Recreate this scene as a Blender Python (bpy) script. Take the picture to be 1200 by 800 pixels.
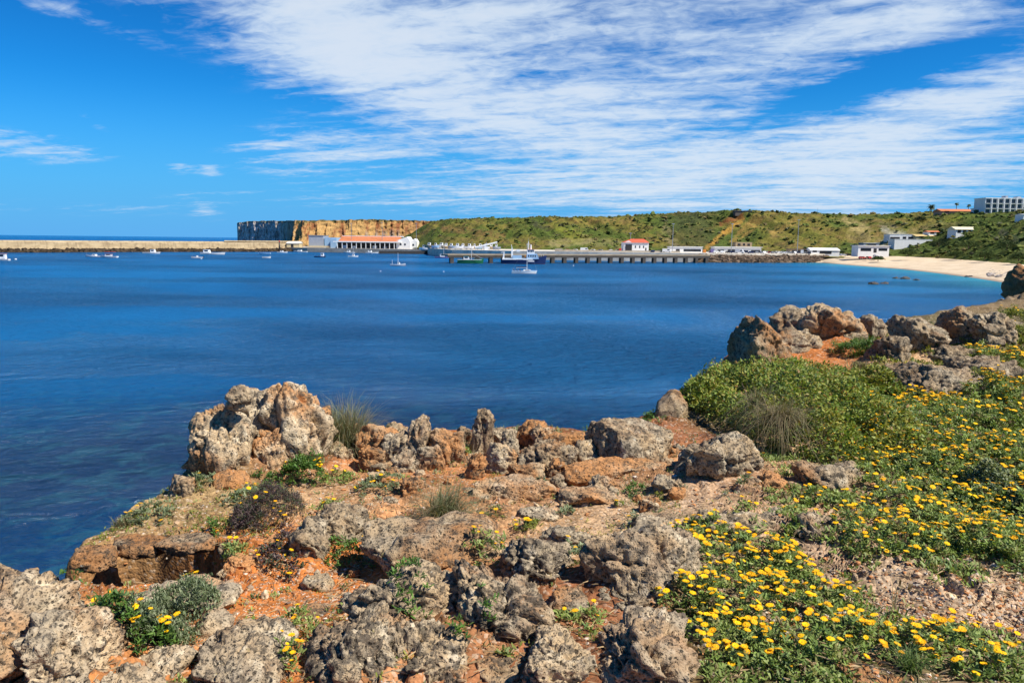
import bpy, bmesh, math, random
import numpy as np
from mathutils import Matrix, Vector

for o in list(bpy.data.objects):
    bpy.data.objects.remove(o)
S = bpy.context.scene
C = S.collection
PI = math.pi

# ------------------------------------------------------------------ camera
F = 906.0
ROLL = math.radians(0.62)
PITCH = math.atan((400 - 281.5) / F)
CAMZ = 12.0
cam = bpy.data.cameras.new('camera')
cam.sensor_width = 36.0
cam.lens = 36.0 * F / 1200.0
cam.clip_start = 0.05
cam.clip_end = 90000
camo = bpy.data.objects.new('camera', cam)
C.objects.link(camo)
camo.matrix_world = Matrix.Translation((0, 0, CAMZ)) @ Matrix.Rotation(PI / 2 - PITCH, 4, 'X') @ Matrix.Rotation(ROLL, 4, 'Z')
S.camera = camo

# ------------------------------------------------------------------ sun, sky, exposure
SUN_AZ = math.radians(117)      # clockwise from the view direction (+Y) towards +X
SUN_EL = math.radians(52)
S.view_settings.view_transform = 'Standard'
S.view_settings.look = 'None'
S.view_settings.exposure = 0.55
S.view_settings.gamma = 1.0
S.view_settings.use_curve_mapping = False
sl = bpy.data.lights.new('sun', 'SUN')
sl.energy = 5.0
sl.angle = math.radians(0.5)
sl.color = (1.0, 0.95, 0.86)
so = bpy.data.objects.new('sun', sl)
C.objects.link(so)
sd = Vector((math.sin(SUN_AZ) * math.cos(SUN_EL), math.cos(SUN_AZ) * math.cos(SUN_EL), math.sin(SUN_EL)))
so.rotation_euler = sd.to_track_quat('Z', 'Y').to_euler()
so.location = (30, 10, 60)


class NT:
    """small helper for building node trees"""
    def __init__(s, nt):
        s.nt = nt; s.n = nt.nodes; s.l = nt.links

    def node(s, typ, **kw):
        n = s.n.new(typ)
        for k, v in kw.items():
            setattr(n, k, v)
        return n

    def put(s, sock, v):
        if hasattr(v, 'is_output'):
            s.l.new(v, sock)
        elif v is not None:
            if isinstance(v, (tuple, list)) and len(v) == 3 and sock.type == 'RGBA':
                v = (*v, 1)
            sock.default_value = v

    def m(s, op, a, b=None, c=None, clamp=False):
        n = s.node('ShaderNodeMath', operation=op, use_clamp=clamp)
        s.put(n.inputs[0], a)
        if b is not None: s.put(n.inputs[1], b)
        if c is not None: s.put(n.inputs[2], c)
        return n.outputs[0]

    def vm(s, op, a, b=None, scale=None):
        n = s.node('ShaderNodeVectorMath', operation=op)
        s.put(n.inputs[0], a)
        if b is not None: s.put(n.inputs[1], b)
        if scale is not None: s.put(n.inputs['Scale'], scale)
        return n.outputs[0]

    def mix(s, f, a, b, blend='MIX'):
        n = s.node('ShaderNodeMix', data_type='RGBA', blend_type=blend)
        s.put(n.inputs[0], f); s.put(n.inputs[6], a); s.put(n.inputs[7], b)
        return n.outputs[2]

    def ramp(s, f, lo, hi, a=0.0, b=1.0, smooth=True):
        n = s.node('ShaderNodeMapRange', interpolation_type='SMOOTHSTEP' if smooth else 'LINEAR')
        s.put(n.inputs[0], f)
        n.inputs[1].default_value = lo; n.inputs[2].default_value = hi
        n.inputs[3].default_value = a; n.inputs[4].default_value = b
        return n.outputs[0]

    def noise(s, vec, scale, detail=4.0, rough=0.55, dist=0.0, dim='3D'):
        n = s.node('ShaderNodeTexNoise', noise_dimensions=dim)
        if vec is not None: s.put(n.inputs['Vector'], vec)
        n.inputs['Scale'].default_value = scale
        n.inputs['Detail'].default_value = detail
        n.inputs['Roughness'].default_value = rough
        n.inputs['Distortion'].default_value = dist
        return n.outputs[0]

    def voro(s, vec, scale, feature='F1', rand=1.0):
        n = s.node('ShaderNodeTexVoronoi', feature=feature)
        s.put(n.inputs['Vector'], vec)
        n.inputs['Scale'].default_value = scale
        n.inputs['Randomness'].default_value = rand
        return n.outputs[0]

    def xyz(s, x, y, z):
        n = s.node('ShaderNodeCombineXYZ')
        s.put(n.inputs[0], x); s.put(n.inputs[1], y); s.put(n.inputs[2], z)
        return n.outputs[0]

    def sep(s, v):
        n = s.node('ShaderNodeSeparateXYZ'); s.put(n.inputs[0], v)
        return n.outputs


# sky: Nishita with high cirrus and altocumulus, laid out by direction in the world
W = bpy.data.worlds.new('World')
S.world = W
W.use_nodes = True
W.node_tree.nodes.clear()
t = NT(W.node_tree)
wout = t.node('ShaderNodeOutputWorld')
bg = t.node('ShaderNodeBackground')
t.l.new(bg.outputs[0], wout.inputs[0])
bg.inputs[1].default_value = 0.085
sky = t.node('ShaderNodeTexSky', sky_type='NISHITA')
sky.sun_disc = False
sky.sun_elevation = SUN_EL
sky.sun_rotation = SUN_AZ
sky.air_density = 1.0
sky.dust_density = 0.3
sky.ozone_density = 3.0
gd = t.node('ShaderNodeTexCoord').outputs['Generated']
gx, gy, gz = t.sep(gd)
hs = t.node('ShaderNodeHueSaturation')
hs.inputs['Hue'].default_value = 0.495
hs.inputs['Saturation'].default_value = 1.3
hs.inputs['Value'].default_value = 1.0
t.put(hs.inputs['Color'], sky.outputs[0])
skycol = t.mix(1.0, hs.outputs[0], (0.10, 0.66, 1.12), 'MULTIPLY')
# direction coordinates: azimuth and elevation in degrees
az = t.m('MULTIPLY', t.m('ARCTAN2', gx, gy), 57.2958)
el = t.m('MULTIPLY', t.m('ARCSINE', gz), 57.2958)
lowsky = t.ramp(el, -1.0, 11.0, 0.92, 0.0)
skycol = t.mix(lowsky, skycol, (1.0, 3.5, 7.3))
dp_ = t.ramp(el, 6.0, 20.0, 1.0, 0.80)
skycol = t.mix(1.0, skycol, t.xyz(dp_, dp_, dp_), 'MULTIPLY')
# plane of the cloud layer
izz = t.m('DIVIDE', 1.0, t.m('MAXIMUM', t.m('ADD', gz, 0.075), 0.03))
cu = t.m('MULTIPLY', gx, izz)
cv = t.m('MULTIPLY', gy, izz)
# streaks run from upper left to lower right overhead, fanning to the right
ang = math.radians(-20)
su = t.m('ADD', t.m('MULTIPLY', cu, math.cos(ang)), t.m('MULTIPLY', cv, math.sin(ang)))
sv = t.m('SUBTRACT', t.m('MULTIPLY', cv, math.cos(ang)), t.m('MULTIPLY', cu, math.sin(ang)))
pv = t.xyz(t.m('MULTIPLY', su, 0.55), t.m('MULTIPLY', sv, 1.0), 3.7)
n_big = t.noise(pv, 0.75, 5.0, 0.55, 0.6)
n_mid = t.noise(t.xyz(t.m('MULTIPLY', su, 1.0), t.m('MULTIPLY', sv, 1.9), 9.1), 1.9, 7.0, 0.62, 0.5)
n_cell = t.noise(t.xyz(cu, cv, 1.3), 9.0, 4.0, 0.6, 0.9)
n_streak = t.noise(t.xyz(t.m('MULTIPLY', su, 0.35), t.m('MULTIPLY', sv, 2.0), 5.5), 1.6, 6.0, 0.6, 0.3)


def blob(px, py, rx, ry, rot, amp):
    """soft ellipse of cloud cover around one direction (angles in photo pixels -> degrees)"""
    a0 = math.degrees(math.atan((px - 600) / F))
    e0 = math.degrees(math.atan((282 - py) / F * math.cos(math.radians(a0))))
    k = 57.2958 / F
    c, sn = math.cos(math.radians(rot)), math.sin(math.radians(rot))
    dx = t.m('SUBTRACT', az, a0); dy = t.m('SUBTRACT', el, e0)
    u = t.m('DIVIDE', t.m('ADD', t.m('MULTIPLY', dx, c), t.m('MULTIPLY', dy, sn)), rx * k)
    v = t.m('DIVIDE', t.m('SUBTRACT', t.m('MULTIPLY', dy, c), t.m('MULTIPLY', dx, sn)), ry * k)
    r2 = t.m('ADD', t.m('MULTIPLY', u, u), t.m('MULTIPLY', v, v))
    return t.m('MULTIPLY', t.m('POWER', 2.71828, t.m('MULTIPLY', r2, -1.0)), amp)


cover = None
for b in [  # px, py, rx, ry, rotation (deg, + = rising to the right), amount
    (270, -8, 190, 42, -12, 1.25), (430, 60, 170, 60, -22, 1.0), (480, 120, 120, 40, -12, 0.5),
    (620, 60, 220, 75, 0, 0.75), (560, 10, 200, 40, 0, 0.4),
    (720, 130, 180, 40, 6, 0.55), (900, 60, 260, 60, 10, 0.75), (1060, 25, 240, 40, 8, 0.62),
    (660, 200, 230, 34, 3, 0.72), (580, 222, 190, 14, 4, 0.45), (840, 190, 160, 40, 10, 0.5), (1010, 160, 170, 36, 13, 0.85), (1140, 110, 140, 36, 17, 0.95), (1120, 185, 160, 26, 8, 0.4),
    (1060, 212, 260, 30, 6, 0.7), (800, 235, 260, 24, 2, 0.55), (700, 165, 90, 22, 4, 0.3),
    (370, 180, 74, 20, 4, 0.85), (345, 198, 34, 9, -10, 0.3), (600, 140, 70, 22, 0, 0.45),
    (25, 180, 66, 12, -4, 0.95), (40, 12, 64, 9, -10, 0.75), (110, 38, 74, 8, -14, 0.6),
    (213, 202, 12, 7, 0, 0.9), (249, 206, 11, 7, 0, 0.9), (242, 250, 15, 8, -20, 0.9), (55, 250, 150, 10, 0, 0.22), (250, 238, 60, 9, 5, 0.26), (112, 150, 22, 5, -30, 0.35),
    (800, 85, 90, 26, 15, -0.28), (1075, 75, 120, 22, 14, -0.5), (930, 120, 100, 14, 16, -0.42), (1010, 100, 110, 16, 18, -0.35), (690, 18, 90, 14, 10, -0.45), (640, 140, 60, 18, 0, -0.3), (860, 30, 60, 10, 10, -0.15), (540, 160, 60, 14, 0, -0.3),
    (960, 178, 120, 10, 8, -0.28), (1130, 150, 100, 8, 14, -0.22),
]:
    bb = blob(*b)
    cover = bb if cover is None else t.m('ADD', cover, bb)
tex = t.m('ADD', t.m('MULTIPLY', n_big, 0.55), t.m('MULTIPLY', n_mid, 0.75))
tex = t.m('ADD', tex, t.m('MULTIPLY', n_streak, 0.42))
tex = t.m('ADD', tex, t.m('MULTIPLY', n_cell, 0.34))          
dens = t.m('ADD', t.m('MULTIPLY', cover, 0.72), t.m('MULTIPLY', t.m('SUBTRACT', tex, 1.05), 3.3))
dens = t.m('MULTIPLY', dens, t.ramp(cover, 0.02, 0.3))
cl = t.ramp(dens, 0.0, 1.25)
cl = t.m('MULTIPLY', cl, 0.88)
thick = t.ramp(dens, 0.7, 1.7)
ccol = t.mix(thick, (5.0, 6.1, 7.4), (6.0, 6.7, 7.5))
final = t.mix(cl, skycol, ccol)
t.put(bg.inputs[0], final)

# ------------------------------------------------------------------ pixel helpers used while laying the place out
def Rxm(a):
    c, s = math.cos(a), math.sin(a)
    return np.array([[1, 0, 0], [0, c, -s], [0, s, c]])
def Rzm(a):
    c, s = math.cos(a), math.sin(a)
    return np.array([[c, -s, 0], [s, c, 0], [0, 0, 1]])
CM = Rxm(PI / 2 - PITCH) @ Rzm(ROLL)
CP = np.array([0, 0, CAMZ])
def ray(px, py):
    d = CM @ np.array([(px - 600) / F, (400 - py) / F, -1.0])
    return d / d[1]
def at_y(px, py, Y):
    return CP + ray(px, py) * Y
def at_z(px, py, z):
    d = ray(px, py)
    return CP + d * ((z - CAMZ) / d[2])

# ------------------------------------------------------------------ noise
def _h(ix, iy, iz, seed):
    h = (ix.astype(np.uint32) * np.uint32(374761393) + iy.astype(np.uint32) * np.uint32(668265263)
         + iz.astype(np.uint32) * np.uint32(2147483647) + np.uint32(seed * 1274126177 & 0xffffffff))
    h = (h ^ (h >> np.uint32(13))) * np.uint32(1274126177)
    h = (h ^ (h >> np.uint32(16))) * np.uint32(2246822519)
    return h ^ (h >> np.uint32(15))
def _hf(ix, iy, iz, seed):
    return _h(ix, iy, iz, seed).astype(np.float64) / 4294967295.0
def vnoise(P, seed=0):
    I = np.floor(P).astype(np.int64); f = P - I; u = f * f * f * (f * (f * 6 - 15) + 10)
    r = 0
    for a in (0, 1):
        wa = u[:, 0] if a else 1 - u[:, 0]
        for b in (0, 1):
            wb = wa * (u[:, 1] if b else 1 - u[:, 1])
            for c in (0, 1):
                w = wb * (u[:, 2] if c else 1 - u[:, 2])
                h = _h(I[:, 0] + a, I[:, 1] + b, I[:, 2] + c, seed)
                gx_ = (h & np.uint32(1023)).astype(np.float64) / 511.5 - 1
                gy_ = ((h >> np.uint32(10)) & np.uint32(1023)).astype(np.float64) / 511.5 - 1
                gz_ = ((h >> np.uint32(20)) & np.uint32(1023)).astype(np.float64) / 511.5 - 1
                r = r + w * (gx_ * (f[:, 0] - a) + gy_ * (f[:, 1] - b) + gz_ * (f[:, 2] - c))
    return r * 1.5
def fbm(P, octv=4, seed=0, gain=0.5, lac=2.03):
    r = 0; a = 1.0; Q = P
    for i in range(octv):
        r = r + a * vnoise(Q, seed + i * 7); Q = Q * lac + 11.3; a *= gain
    return r
def ridged(P, octv=3, seed=0):
    r = 0; a = 1.0; Q = P
    for i in range(octv):
        r = r + a * (1 - np.abs(vnoise(Q, seed + i * 5)) * 2.2); Q = Q * 2.1 + 5.1; a *= 0.5
    return r
def worley(P, seed=0):
    I = np.floor(P).astype(np.int64); f1 = np.full(len(P), 9.0); f2 = f1.copy()
    for a in (-1, 0, 1):
        for b in (-1, 0, 1):
            for c in (-1, 0, 1):
                J = I + np.array([a, b, c])
                h = _h(J[:, 0], J[:, 1], J[:, 2], seed)
                qx = J[:, 0] + (h & np.uint32(1023)) / 1023.0
                qy = J[:, 1] + ((h >> np.uint32(10)) & np.uint32(1023)) / 1023.0
                qz = J[:, 2] + ((h >> np.uint32(20)) & np.uint32(1023)) / 1023.0
                d = (qx - P[:, 0]) ** 2 + (qy - P[:, 1]) ** 2 + (qz - P[:, 2]) ** 2
                m = d < f1
                f2 = np.where(m, f1, np.minimum(f2, d)); f1 = np.where(m, d, f1)
    return np.sqrt(f1), np.sqrt(f2)
def worley_id(P, seed=0):
    """nearest-cell value as well: used to break rocks into blocks"""
    I = np.floor(P).astype(np.int64); f1 = np.full(len(P), 9.0); f2 = f1.copy(); cid = np.zeros(len(P))
    for a in (-1, 0, 1):
        for b in (-1, 0, 1):
            for c in (-1, 0, 1):
                J = I + np.array([a, b, c])
                h = _h(J[:, 0], J[:, 1], J[:, 2], seed)
                qx = J[:, 0] + (h & np.uint32(1023)) / 1023.0
                qy = J[:, 1] + ((h >> np.uint32(10)) & np.uint32(1023)) / 1023.0
                qz = J[:, 2] + ((h >> np.uint32(20)) & np.uint32(1023)) / 1023.0
                d = (qx - P[:, 0]) ** 2 + (qy - P[:, 1]) ** 2 + (qz - P[:, 2]) ** 2
                m = d < f1
                f2 = np.where(m, f1, np.minimum(f2, d)); f1 = np.where(m, d, f1)
                cid = np.where(m, ((h >> np.uint32(5)) & np.uint32(4095)) / 4095.0, cid)
    return np.sqrt(f1), np.sqrt(f2), cid
def sstep(x, a, b):
    u = np.clip((x - a) / (b - a), 0, 1)
    return u * u * (3 - 2 * u)
def col2(X, Y, z=0.0):
    return np.stack([X, Y, np.full_like(X, z)], 1)

# ------------------------------------------------------------------ meshes and tags
def mesh_np(name, V, faces, mats, smooth=True, mi=None, attrs=None):
    """faces: one (n,k) array or a list of them"""
    me = bpy.data.meshes.new(name)
    if not isinstance(faces, list): faces = [faces]
    V = np.ascontiguousarray(V, np.float32)
    me.vertices.add(len(V)); me.vertices.foreach_set('co', V.ravel())
    idx = np.concatenate([f.ravel() for f in faces]).astype(np.int32)
    tot = np.concatenate([np.full(len(f), f.shape[1]) for f in faces]).astype(np.int32)
    me.loops.add(len(idx)); me.loops.foreach_set('vertex_index', idx)
    me.polygons.add(len(tot))
    st = np.zeros(len(tot), np.int32); st[1:] = np.cumsum(tot)[:-1]
    me.polygons.foreach_set('loop_start', st)
    if mi is not None: me.polygons.foreach_set('material_index', np.ascontiguousarray(mi, np.int32))
    me.polygons.foreach_set('use_smooth', np.full(len(tot), bool(smooth)))
    for m_ in (mats if isinstance(mats, (list, tuple)) else [mats]): me.materials.append(m_)
    for k, v in (attrs or {}).items():
        a = me.color_attributes.new(k, 'FLOAT_COLOR', 'POINT')
        v = np.asarray(v, np.float32)
        if v.ndim == 1: v = np.stack([v, v, v], 1)
        a.data.foreach_set('color', np.concatenate([v, np.ones((len(v), 1), np.float32)], 1).ravel())
    me.update(calc_edges=True); me.validate()
    return me
def link(name, me, parent=None, loc=None, rz=0.0):
    o = bpy.data.objects.new(name, me); C.objects.link(o)
    if parent is not None: o.parent = parent
    if loc is not None: o.location = loc
    if rz: o.rotation_euler = (0, 0, rz)
    return o
def tag(o, label=None, cat=None, group=None, kind=None):
    if label: o['label'] = label
    if cat: o['category'] = cat
    if group: o['group'] = group
    if kind: o['kind'] = kind
    return o
def thing(name, label, cat, loc, rz=0.0, group=None):
    o = bpy.data.objects.new(name, None); C.objects.link(o)
    o.empty_display_size = 0.2
    o.location = loc; o.rotation_euler = (0, 0, rz)
    return tag(o, label, cat, group)

_ico = {}
def ico(n):
    if n not in _ico:
        bm = bmesh.new(); bmesh.ops.create_icosphere(bm, subdivisions=n, radius=1.0)
        bm.verts.ensure_lookup_table()
        V = np.array([v.co[:] for v in bm.verts]); Fc = np.array([[v.index for v in f.verts] for f in bm.faces])
        bm.free(); V /= np.linalg.norm(V, axis=1)[:, None]; _ico[n] = (V, Fc)
    return _ico[n]

# ------------------------------------------------------------------ materials
def mat(name):
    m_ = bpy.data.materials.new(name); m_.use_nodes = True
    nt = NT(m_.node_tree)
    return m_, nt, m_.node_tree.nodes['Principled BSDF']
_flat = {}
def paint(name, col, rough=0.5, metal=0.0, var=0.12, scale=1.5, spec=0.5):
    """painted or plain surface with a little grime and unevenness"""
    if name in _flat: return _flat[name]
    m_, t_, b_ = mat(name)
    tc = t_.node('ShaderNodeTexCoord').outputs['Object']
    n_ = t_.noise(tc, scale, 5, 0.6)
    f = t_.ramp(n_, 0.3, 0.7, 1 - var, 1 + var * 0.6, False)
    t_.put(b_.inputs['Base Color'], t_.mix(1.0, col, t_.xyz(f, f, f), 'MULTIPLY'))
    b_.inputs['Roughness'].default_value = rough
    b_.inputs['Metallic'].default_value = metal
    b_.inputs['Specular IOR Level'].default_value = spec
    _flat[name] = m_
    return m_
# ------------------------------------------------------------------ sea
m_sea, t, b = mat('sea water')
geo = t.node('ShaderNodeNewGeometry').outputs['Position']
px_, py_, pz_ = t.sep(geo)
# shallow water over sand near the beach, weed and rock patches on the bed close in
shal = t.node('ShaderNodeAttribute', attribute_name='shallow').outputs['Color']
patch = t.noise(geo, 0.011, 4, 0.55)
patch2 = t.noise(t.xyz(t.m('MULTIPLY', px_, 0.35), py_, 0.0), 0.05, 4, 0.6)
deep = t.mix(t.ramp(patch, 0.38, 0.62), (0.002, 0.092, 0.255), (0.004, 0.132, 0.34))
near = t.node('ShaderNodeAttribute', attribute_name='bed').outputs['Color']
bedn = t.noise(geo, 0.42, 6, 0.68, 0.6)
bedc = t.mix(t.ramp(bedn, 0.47, 0.60), (0.001, 0.022, 0.080), (0.008, 0.060, 0.105))
deep = t.mix(near, deep, bedc)
c0 = t.mix(shal, deep, (0.06, 0.42, 0.46))
t.n.remove(b)
dif = t.node('ShaderNodeBsdfDiffuse'); t.put(dif.inputs['Color'], c0)
glo = t.node('ShaderNodeBsdfGlossy'); glo.inputs['Roughness'].default_value = 0.14
glo.inputs['Color'].default_value = (0.80, 0.92, 1.0, 1)
frs = t.node('ShaderNodeFresnel'); frs.inputs['IOR'].default_value = 1.333
mxs = t.node('ShaderNodeMixShader')
# a rough sea never turns into a full mirror at grazing angles: wave faces tilt towards the viewer
t.put(mxs.inputs[0], t.m('MINIMUM', t.m('MULTIPLY', frs.outputs[0], 0.9), 0.42))
t.put(mxs.inputs[1], dif.outputs[0]); t.put(mxs.inputs[2], glo.outputs[0])
t.put([n for n in t.n if n.type == 'OUTPUT_MATERIAL'][0].inputs['Surface'], mxs.outputs[0])
w1 = t.noise(t.xyz(t.m('MULTIPLY', px_, 0.55), py_, 0.0), 1.7, 6, 0.66, 0.35)
w2 = t.noise(t.xyz(t.m('MULTIPLY', px_, 0.6), py_, 5.0), 0.75, 4, 0.6, 0.5)
gust = t.ramp(t.noise(t.xyz(t.m('MULTIPLY', px_, 0.5), py_, 2.0), 0.018, 4, 0.6), 0.35, 0.65, 0.55, 1.1)
bu = t.node('ShaderNodeBump'); bu.inputs['Distance'].default_value = 1.7
t.put(bu.inputs['Strength'], t.m('MULTIPLY', gust, 1.0))
t.put(bu.inputs['Height'], t.m('ADD', w1, t.m('MULTIPLY', w2, 1.9)))
for q_ in (dif, glo, frs): t.put(q_.inputs['Normal'], bu.outputs[0])

ys = np.concatenate([[-600, -100, -20, 0], np.geomspace(4, 900, 150), [1400, 3000, 8000, 40000]])
sl_ = np.concatenate([[-6, -3, -1.6], np.linspace(-0.9, 1.1, 140), [1.6, 3, 6]])
YY, SS = np.meshgrid(ys, sl_, indexing='ij')
XX = SS * (np.abs(YY) + 60)
V = np.stack([XX.ravel(), YY.ravel(), np.zeros(XX.size)], 1)
def grid_faces(nr, nc):
    i = np.arange(nr * nc).reshape(nr, nc)
    return np.stack([i[:-1, :-1].ravel(), i[:-1, 1:].ravel(), i[1:, 1:].ravel(), i[1:, :-1].ravel()], 1)
def seg_dist(X, Y, pts):
    d = np.full(X.shape, 1e9)
    for (x0, y0), (x1, y1) in zip(pts[:-1], pts[1:]):
        ex, ey = x1 - x0, y1 - y0
        u = np.clip(((X - x0) * ex + (Y - y0) * ey) / (ex * ex + ey * ey), 0, 1)
        d = np.minimum(d, np.hypot(X - x0 - u * ex, Y - y0 - u * ey))
    return d
shore = [tuple(at_z(x, y, 0)[:2]) for x, y in [(900, 306.8), (965, 308), (1000, 311), (1060, 315.5), (1100, 320), (1140, 325), (1180, 331), (1200, 335)]]
ds = seg_dist(V[:, 0], V[:, 1], shore)
dn = np.hypot(V[:, 0] + 17, V[:, 1] - 27)
fl = grid_faces(len(ys), len(sl_))[:, ::-1]
me = mesh_np('sea', V, fl, m_sea, attrs={'shallow': np.clip(np.exp(-(ds / 17.0) ** 1.3) * 0.5 + 0.07 * np.exp(-(ds / 95.0) ** 2), 0, 1), 'bed': sstep(dn, 52, 12) * .95})
if me.polygons[0].normal.z < 0: me.flip_normals()
tag(link('sea', me), kind='structure')
# ------------------------------------------------------------------ far land: hills, headland cliff, beach, quay
def itab(px, tab, k):
    xs = [r[0] for r in tab]
    return np.interp(px, xs, [r[k] for r in tab])
#       px   footY footZ ridgeY ridge py
HT = [(440, 800, 4, 1000, 284), (468, 740, 4, 900, 281), (482, 700, 5, 880, 274), (496, 660, 5, 840, 265), (507, 630, 5, 800, 260), (525, 610, 5, 760, 257.2), (560, 590, 5, 730, 256),
      (620, 570, 5, 725, 255.6), (640, 560, 5, 720, 254.4), (700, 552, 5, 720, 255.6), (740, 548, 5, 720, 254.4), (780, 546, 5, 720, 251.8),
      (830, 540, 5, 718, 249.4), (860, 536, 5, 710, 248.2), (900, 530, 5, 700, 249.2), (940, 525, 5, 700, 251), (1000, 515, 4, 720, 252.2),
      (1060, 505, 4, 700, 250.5), (1100, 480, 3.6, 690, 249), (1150, 410, 3.5, 620, 249.6), (1200, 345, 3.5, 560, 250.0), (1260, 290, 3.5, 520, 246),
      (1400, 215, 4, 430, 236), (1700, 140, 6, 330, 220), (2200, 90, 8, 260, 200)]
_rp = np.array([r[0] for r in HT]); _rz = np.array([at_y(r[0], r[4], r[3])[2] for r in HT])
pxs = np.concatenate([np.arange(440, 1230, 1.1), np.geomspace(1230, 2200, 160)])
ts = np.concatenate([[-0.12, -0.05], np.linspace(0, 1, 84), 1 + np.geomspace(0.02, 9, 26)])
PXg, Tg = np.meshgrid(pxs, ts, indexing='ij')
fy, fz, ry = itab(PXg, HT, 1), itab(PXg, HT, 2), itab(PXg, HT, 3)
rz_ = np.interp(PXg, _rp, _rz)
Yg = fy + (ry - fy) * Tg
slope_ = np.interp(PXg, pxs, [ray(p, 280)[0] for p in pxs])
Xg = slope_ * Yg
P2 = np.stack([Xg.ravel(), Yg.ravel(), np.zeros(Xg.size)], 1)
Tf = Tg.ravel()
prof = np.where(Tf < 0, Tf * 0.25, 1 - (1 - np.clip(Tf, 0, 1)) ** 1.45)
steep = np.interp(PXg.ravel(), [440, 640, 780, 830, 960, 1040, 1120, 1300], [0.2, 0.35, 0.7, 1, 0.75, 0.3, 0.15, 0.5])
prof = prof * (1 - steep * 0.5) + steep * 0.5 * np.where(Tf < 0, Tf * 0.25, sstep(np.clip(Tf, 0, 1), 0.0, 1.0))
gul = ridged(np.stack([P2[:, 0] / 30 + P2[:, 1] / 90, P2[:, 1] / 160, np.zeros(len(P2))], 1), 3, 3)
envl = np.clip(Tf * 3, 0, 1) * np.clip((1.0 - Tf) * 4, 0, 1)
Zf = fz.ravel() + (rz_ - fz).ravel() * prof + envl * (gul - 0.6) * (2.0 + 2.6 * steep) + envl * fbm(P2 / 16, 4, 5) * 2.2
Zf = np.where(Tf > 1, Zf - (Tf - 1) * 1.2 + fbm(P2 / 60, 3, 8) * 0.7 * np.clip((Tf - 1) * 3, 0, 1), Zf)
VH = np.stack([P2[:, 0], P2[:, 1], Zf], 1)
# vertex colours: bare scars, terraces and fields where the hillside has them
def proj_px(V):
    q = (V - CP) @ CM
    return 600 - q[:, 0] / q[:, 2] * F, 400 + q[:, 1] / q[:, 2] * F
hpx, hpy = proj_px(VH)
wob = fbm(VH / 9.0, 3, 2) * 3.5
def seg_px(x0, y0, x1, y1, w0, w1):
    ex, ey = x1 - x0, y1 - y0
    u = np.clip(((hpx - x0) * ex + (hpy - y0) * ey) / (ex * ex + ey * ey), 0, 1)
    d = np.hypot(hpx - x0 - u * ex, hpy - y0 - u * ey)
    return sstep(-(d + wob * 0.6) + (w0 + (w1 - w0) * u), -1.2, 1.2)
big = fbm(VH / 45.0, 4, 21)[:, None]; fine = fbm(VH / 7.0, 4, 22)[:, None]; fine2 = fbm(VH / 3.0, 3, 29)[:, None]
green, olive, brown = np.array([[0.095, 0.12, 0.025]]), np.array([[0.19, 0.155, 0.036]]), np.array([[0.24, 0.145, 0.060]])
dark = np.array([[0.045, 0.052, 0.020]])
hc = green + (olive - green) * sstep(big, -0.35, 0.35)
hc = hc + (brown - hc) * sstep(fine * 0.7 + big * 0.5, 0.12, 0.6) * 0.75
hc = hc + (dark - hc) * sstep(fine2 + fine * 0.6, 0.15, 0.7) * 0.7
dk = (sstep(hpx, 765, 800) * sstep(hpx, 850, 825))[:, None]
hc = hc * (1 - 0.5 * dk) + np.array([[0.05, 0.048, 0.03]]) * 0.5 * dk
for (seg, colr, a) in [
    ((868, 256, 828, 291, 4.5, 2.2), (0.42, 0.21, 0.05), 0.95), ((868, 252, 845, 262, 4, 3), (0.22, 0.07, 0.03), 0.8), ((886, 258, 858, 284, 7, 3), (0.34, 0.20, 0.06), 0.85),
    ((930, 260, 905, 274, 4, 3), (0.36, 0.22, 0.07), 0.75), ((990, 257, 1014, 272, 4, 8), (0.42, 0.30, 0.14), 0.85), ((998, 274, 1030, 282, 7, 4), (0.36, 0.26, 0.11), 0.75),
    ((1068, 273, 1122, 263, 6, 4), (0.26, 0.185, 0.075), 0.9), ((1036, 269, 1062, 276, 3.5, 3), (0.36, 0.32, 0.27), 0.85), ((1052, 275, 1035, 284, 3, 3), (0.36, 0.32, 0.27), 0.8), ((1032, 263, 1050, 266, 2.5, 2), (0.2, 0.15, 0.11), 0.6),
    ((650, 262, 676, 278, 4, 8), (0.20, 0.20, 0.03), 0.75), ((648, 285, 690, 283, 5, 4), (0.34, 0.27, 0.13), 0.55), ((690, 283, 730, 288, 5, 4), (0.28, 0.22, 0.10), 0.5), ((642, 257, 700, 258, 2.5, 2), (0.30, 0.17, 0.05), 0.6),
    ((520, 268, 590, 276, 4, 4), (0.24, 0.12, 0.055), 0.6), ((520, 280, 560, 284, 4, 3), (0.18, 0.12, 0.05), 0.5), ((690, 258, 745, 262, 3, 3), (0.24, 0.145, 0.05), 0.5),
    ((780, 268, 790, 288, 5, 5), (0.27, 0.2, 0.12), 0.45), ((1125, 256, 1110, 258, 3, 2), (0.25, 0.25, 0.02), 0.8), ((624, 261, 640, 268, 3, 4), (0.06, 0.05, 0.04), 0.7), ((1175, 275, 1198, 290, 6, 9), (0.12, 0.095, 0.08), 0.75), ((1188, 262, 1205, 270, 4, 4), (0.12, 0.11, 0.03), 0.6),
]:
    w = (seg_px(*seg) * a)[:, None] * np.clip(0.8 + fine, 0.3, 1)
    hc = hc + (np.array([colr]) - hc) * w
rgt = (sstep(hpx, 1085, 1130) * sstep(fine[:, 0] + big[:, 0], -.5, .3) * .6)[:, None]
hc = hc * (1 - rgt) + np.array([[.10, .15, .028]]) * rgt
hc = hc * np.array([[.86, .92, .80]])
hc *= 1 + 0.22 * fbm(VH / 2.2, 2, 40)[:, None]
m_hill, t, b = mat('hillside')
at_ = t.node('ShaderNodeAttribute', attribute_name='Col').outputs['Color']
pos = t.node('ShaderNodeNewGeometry').outputs['Position']
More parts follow.
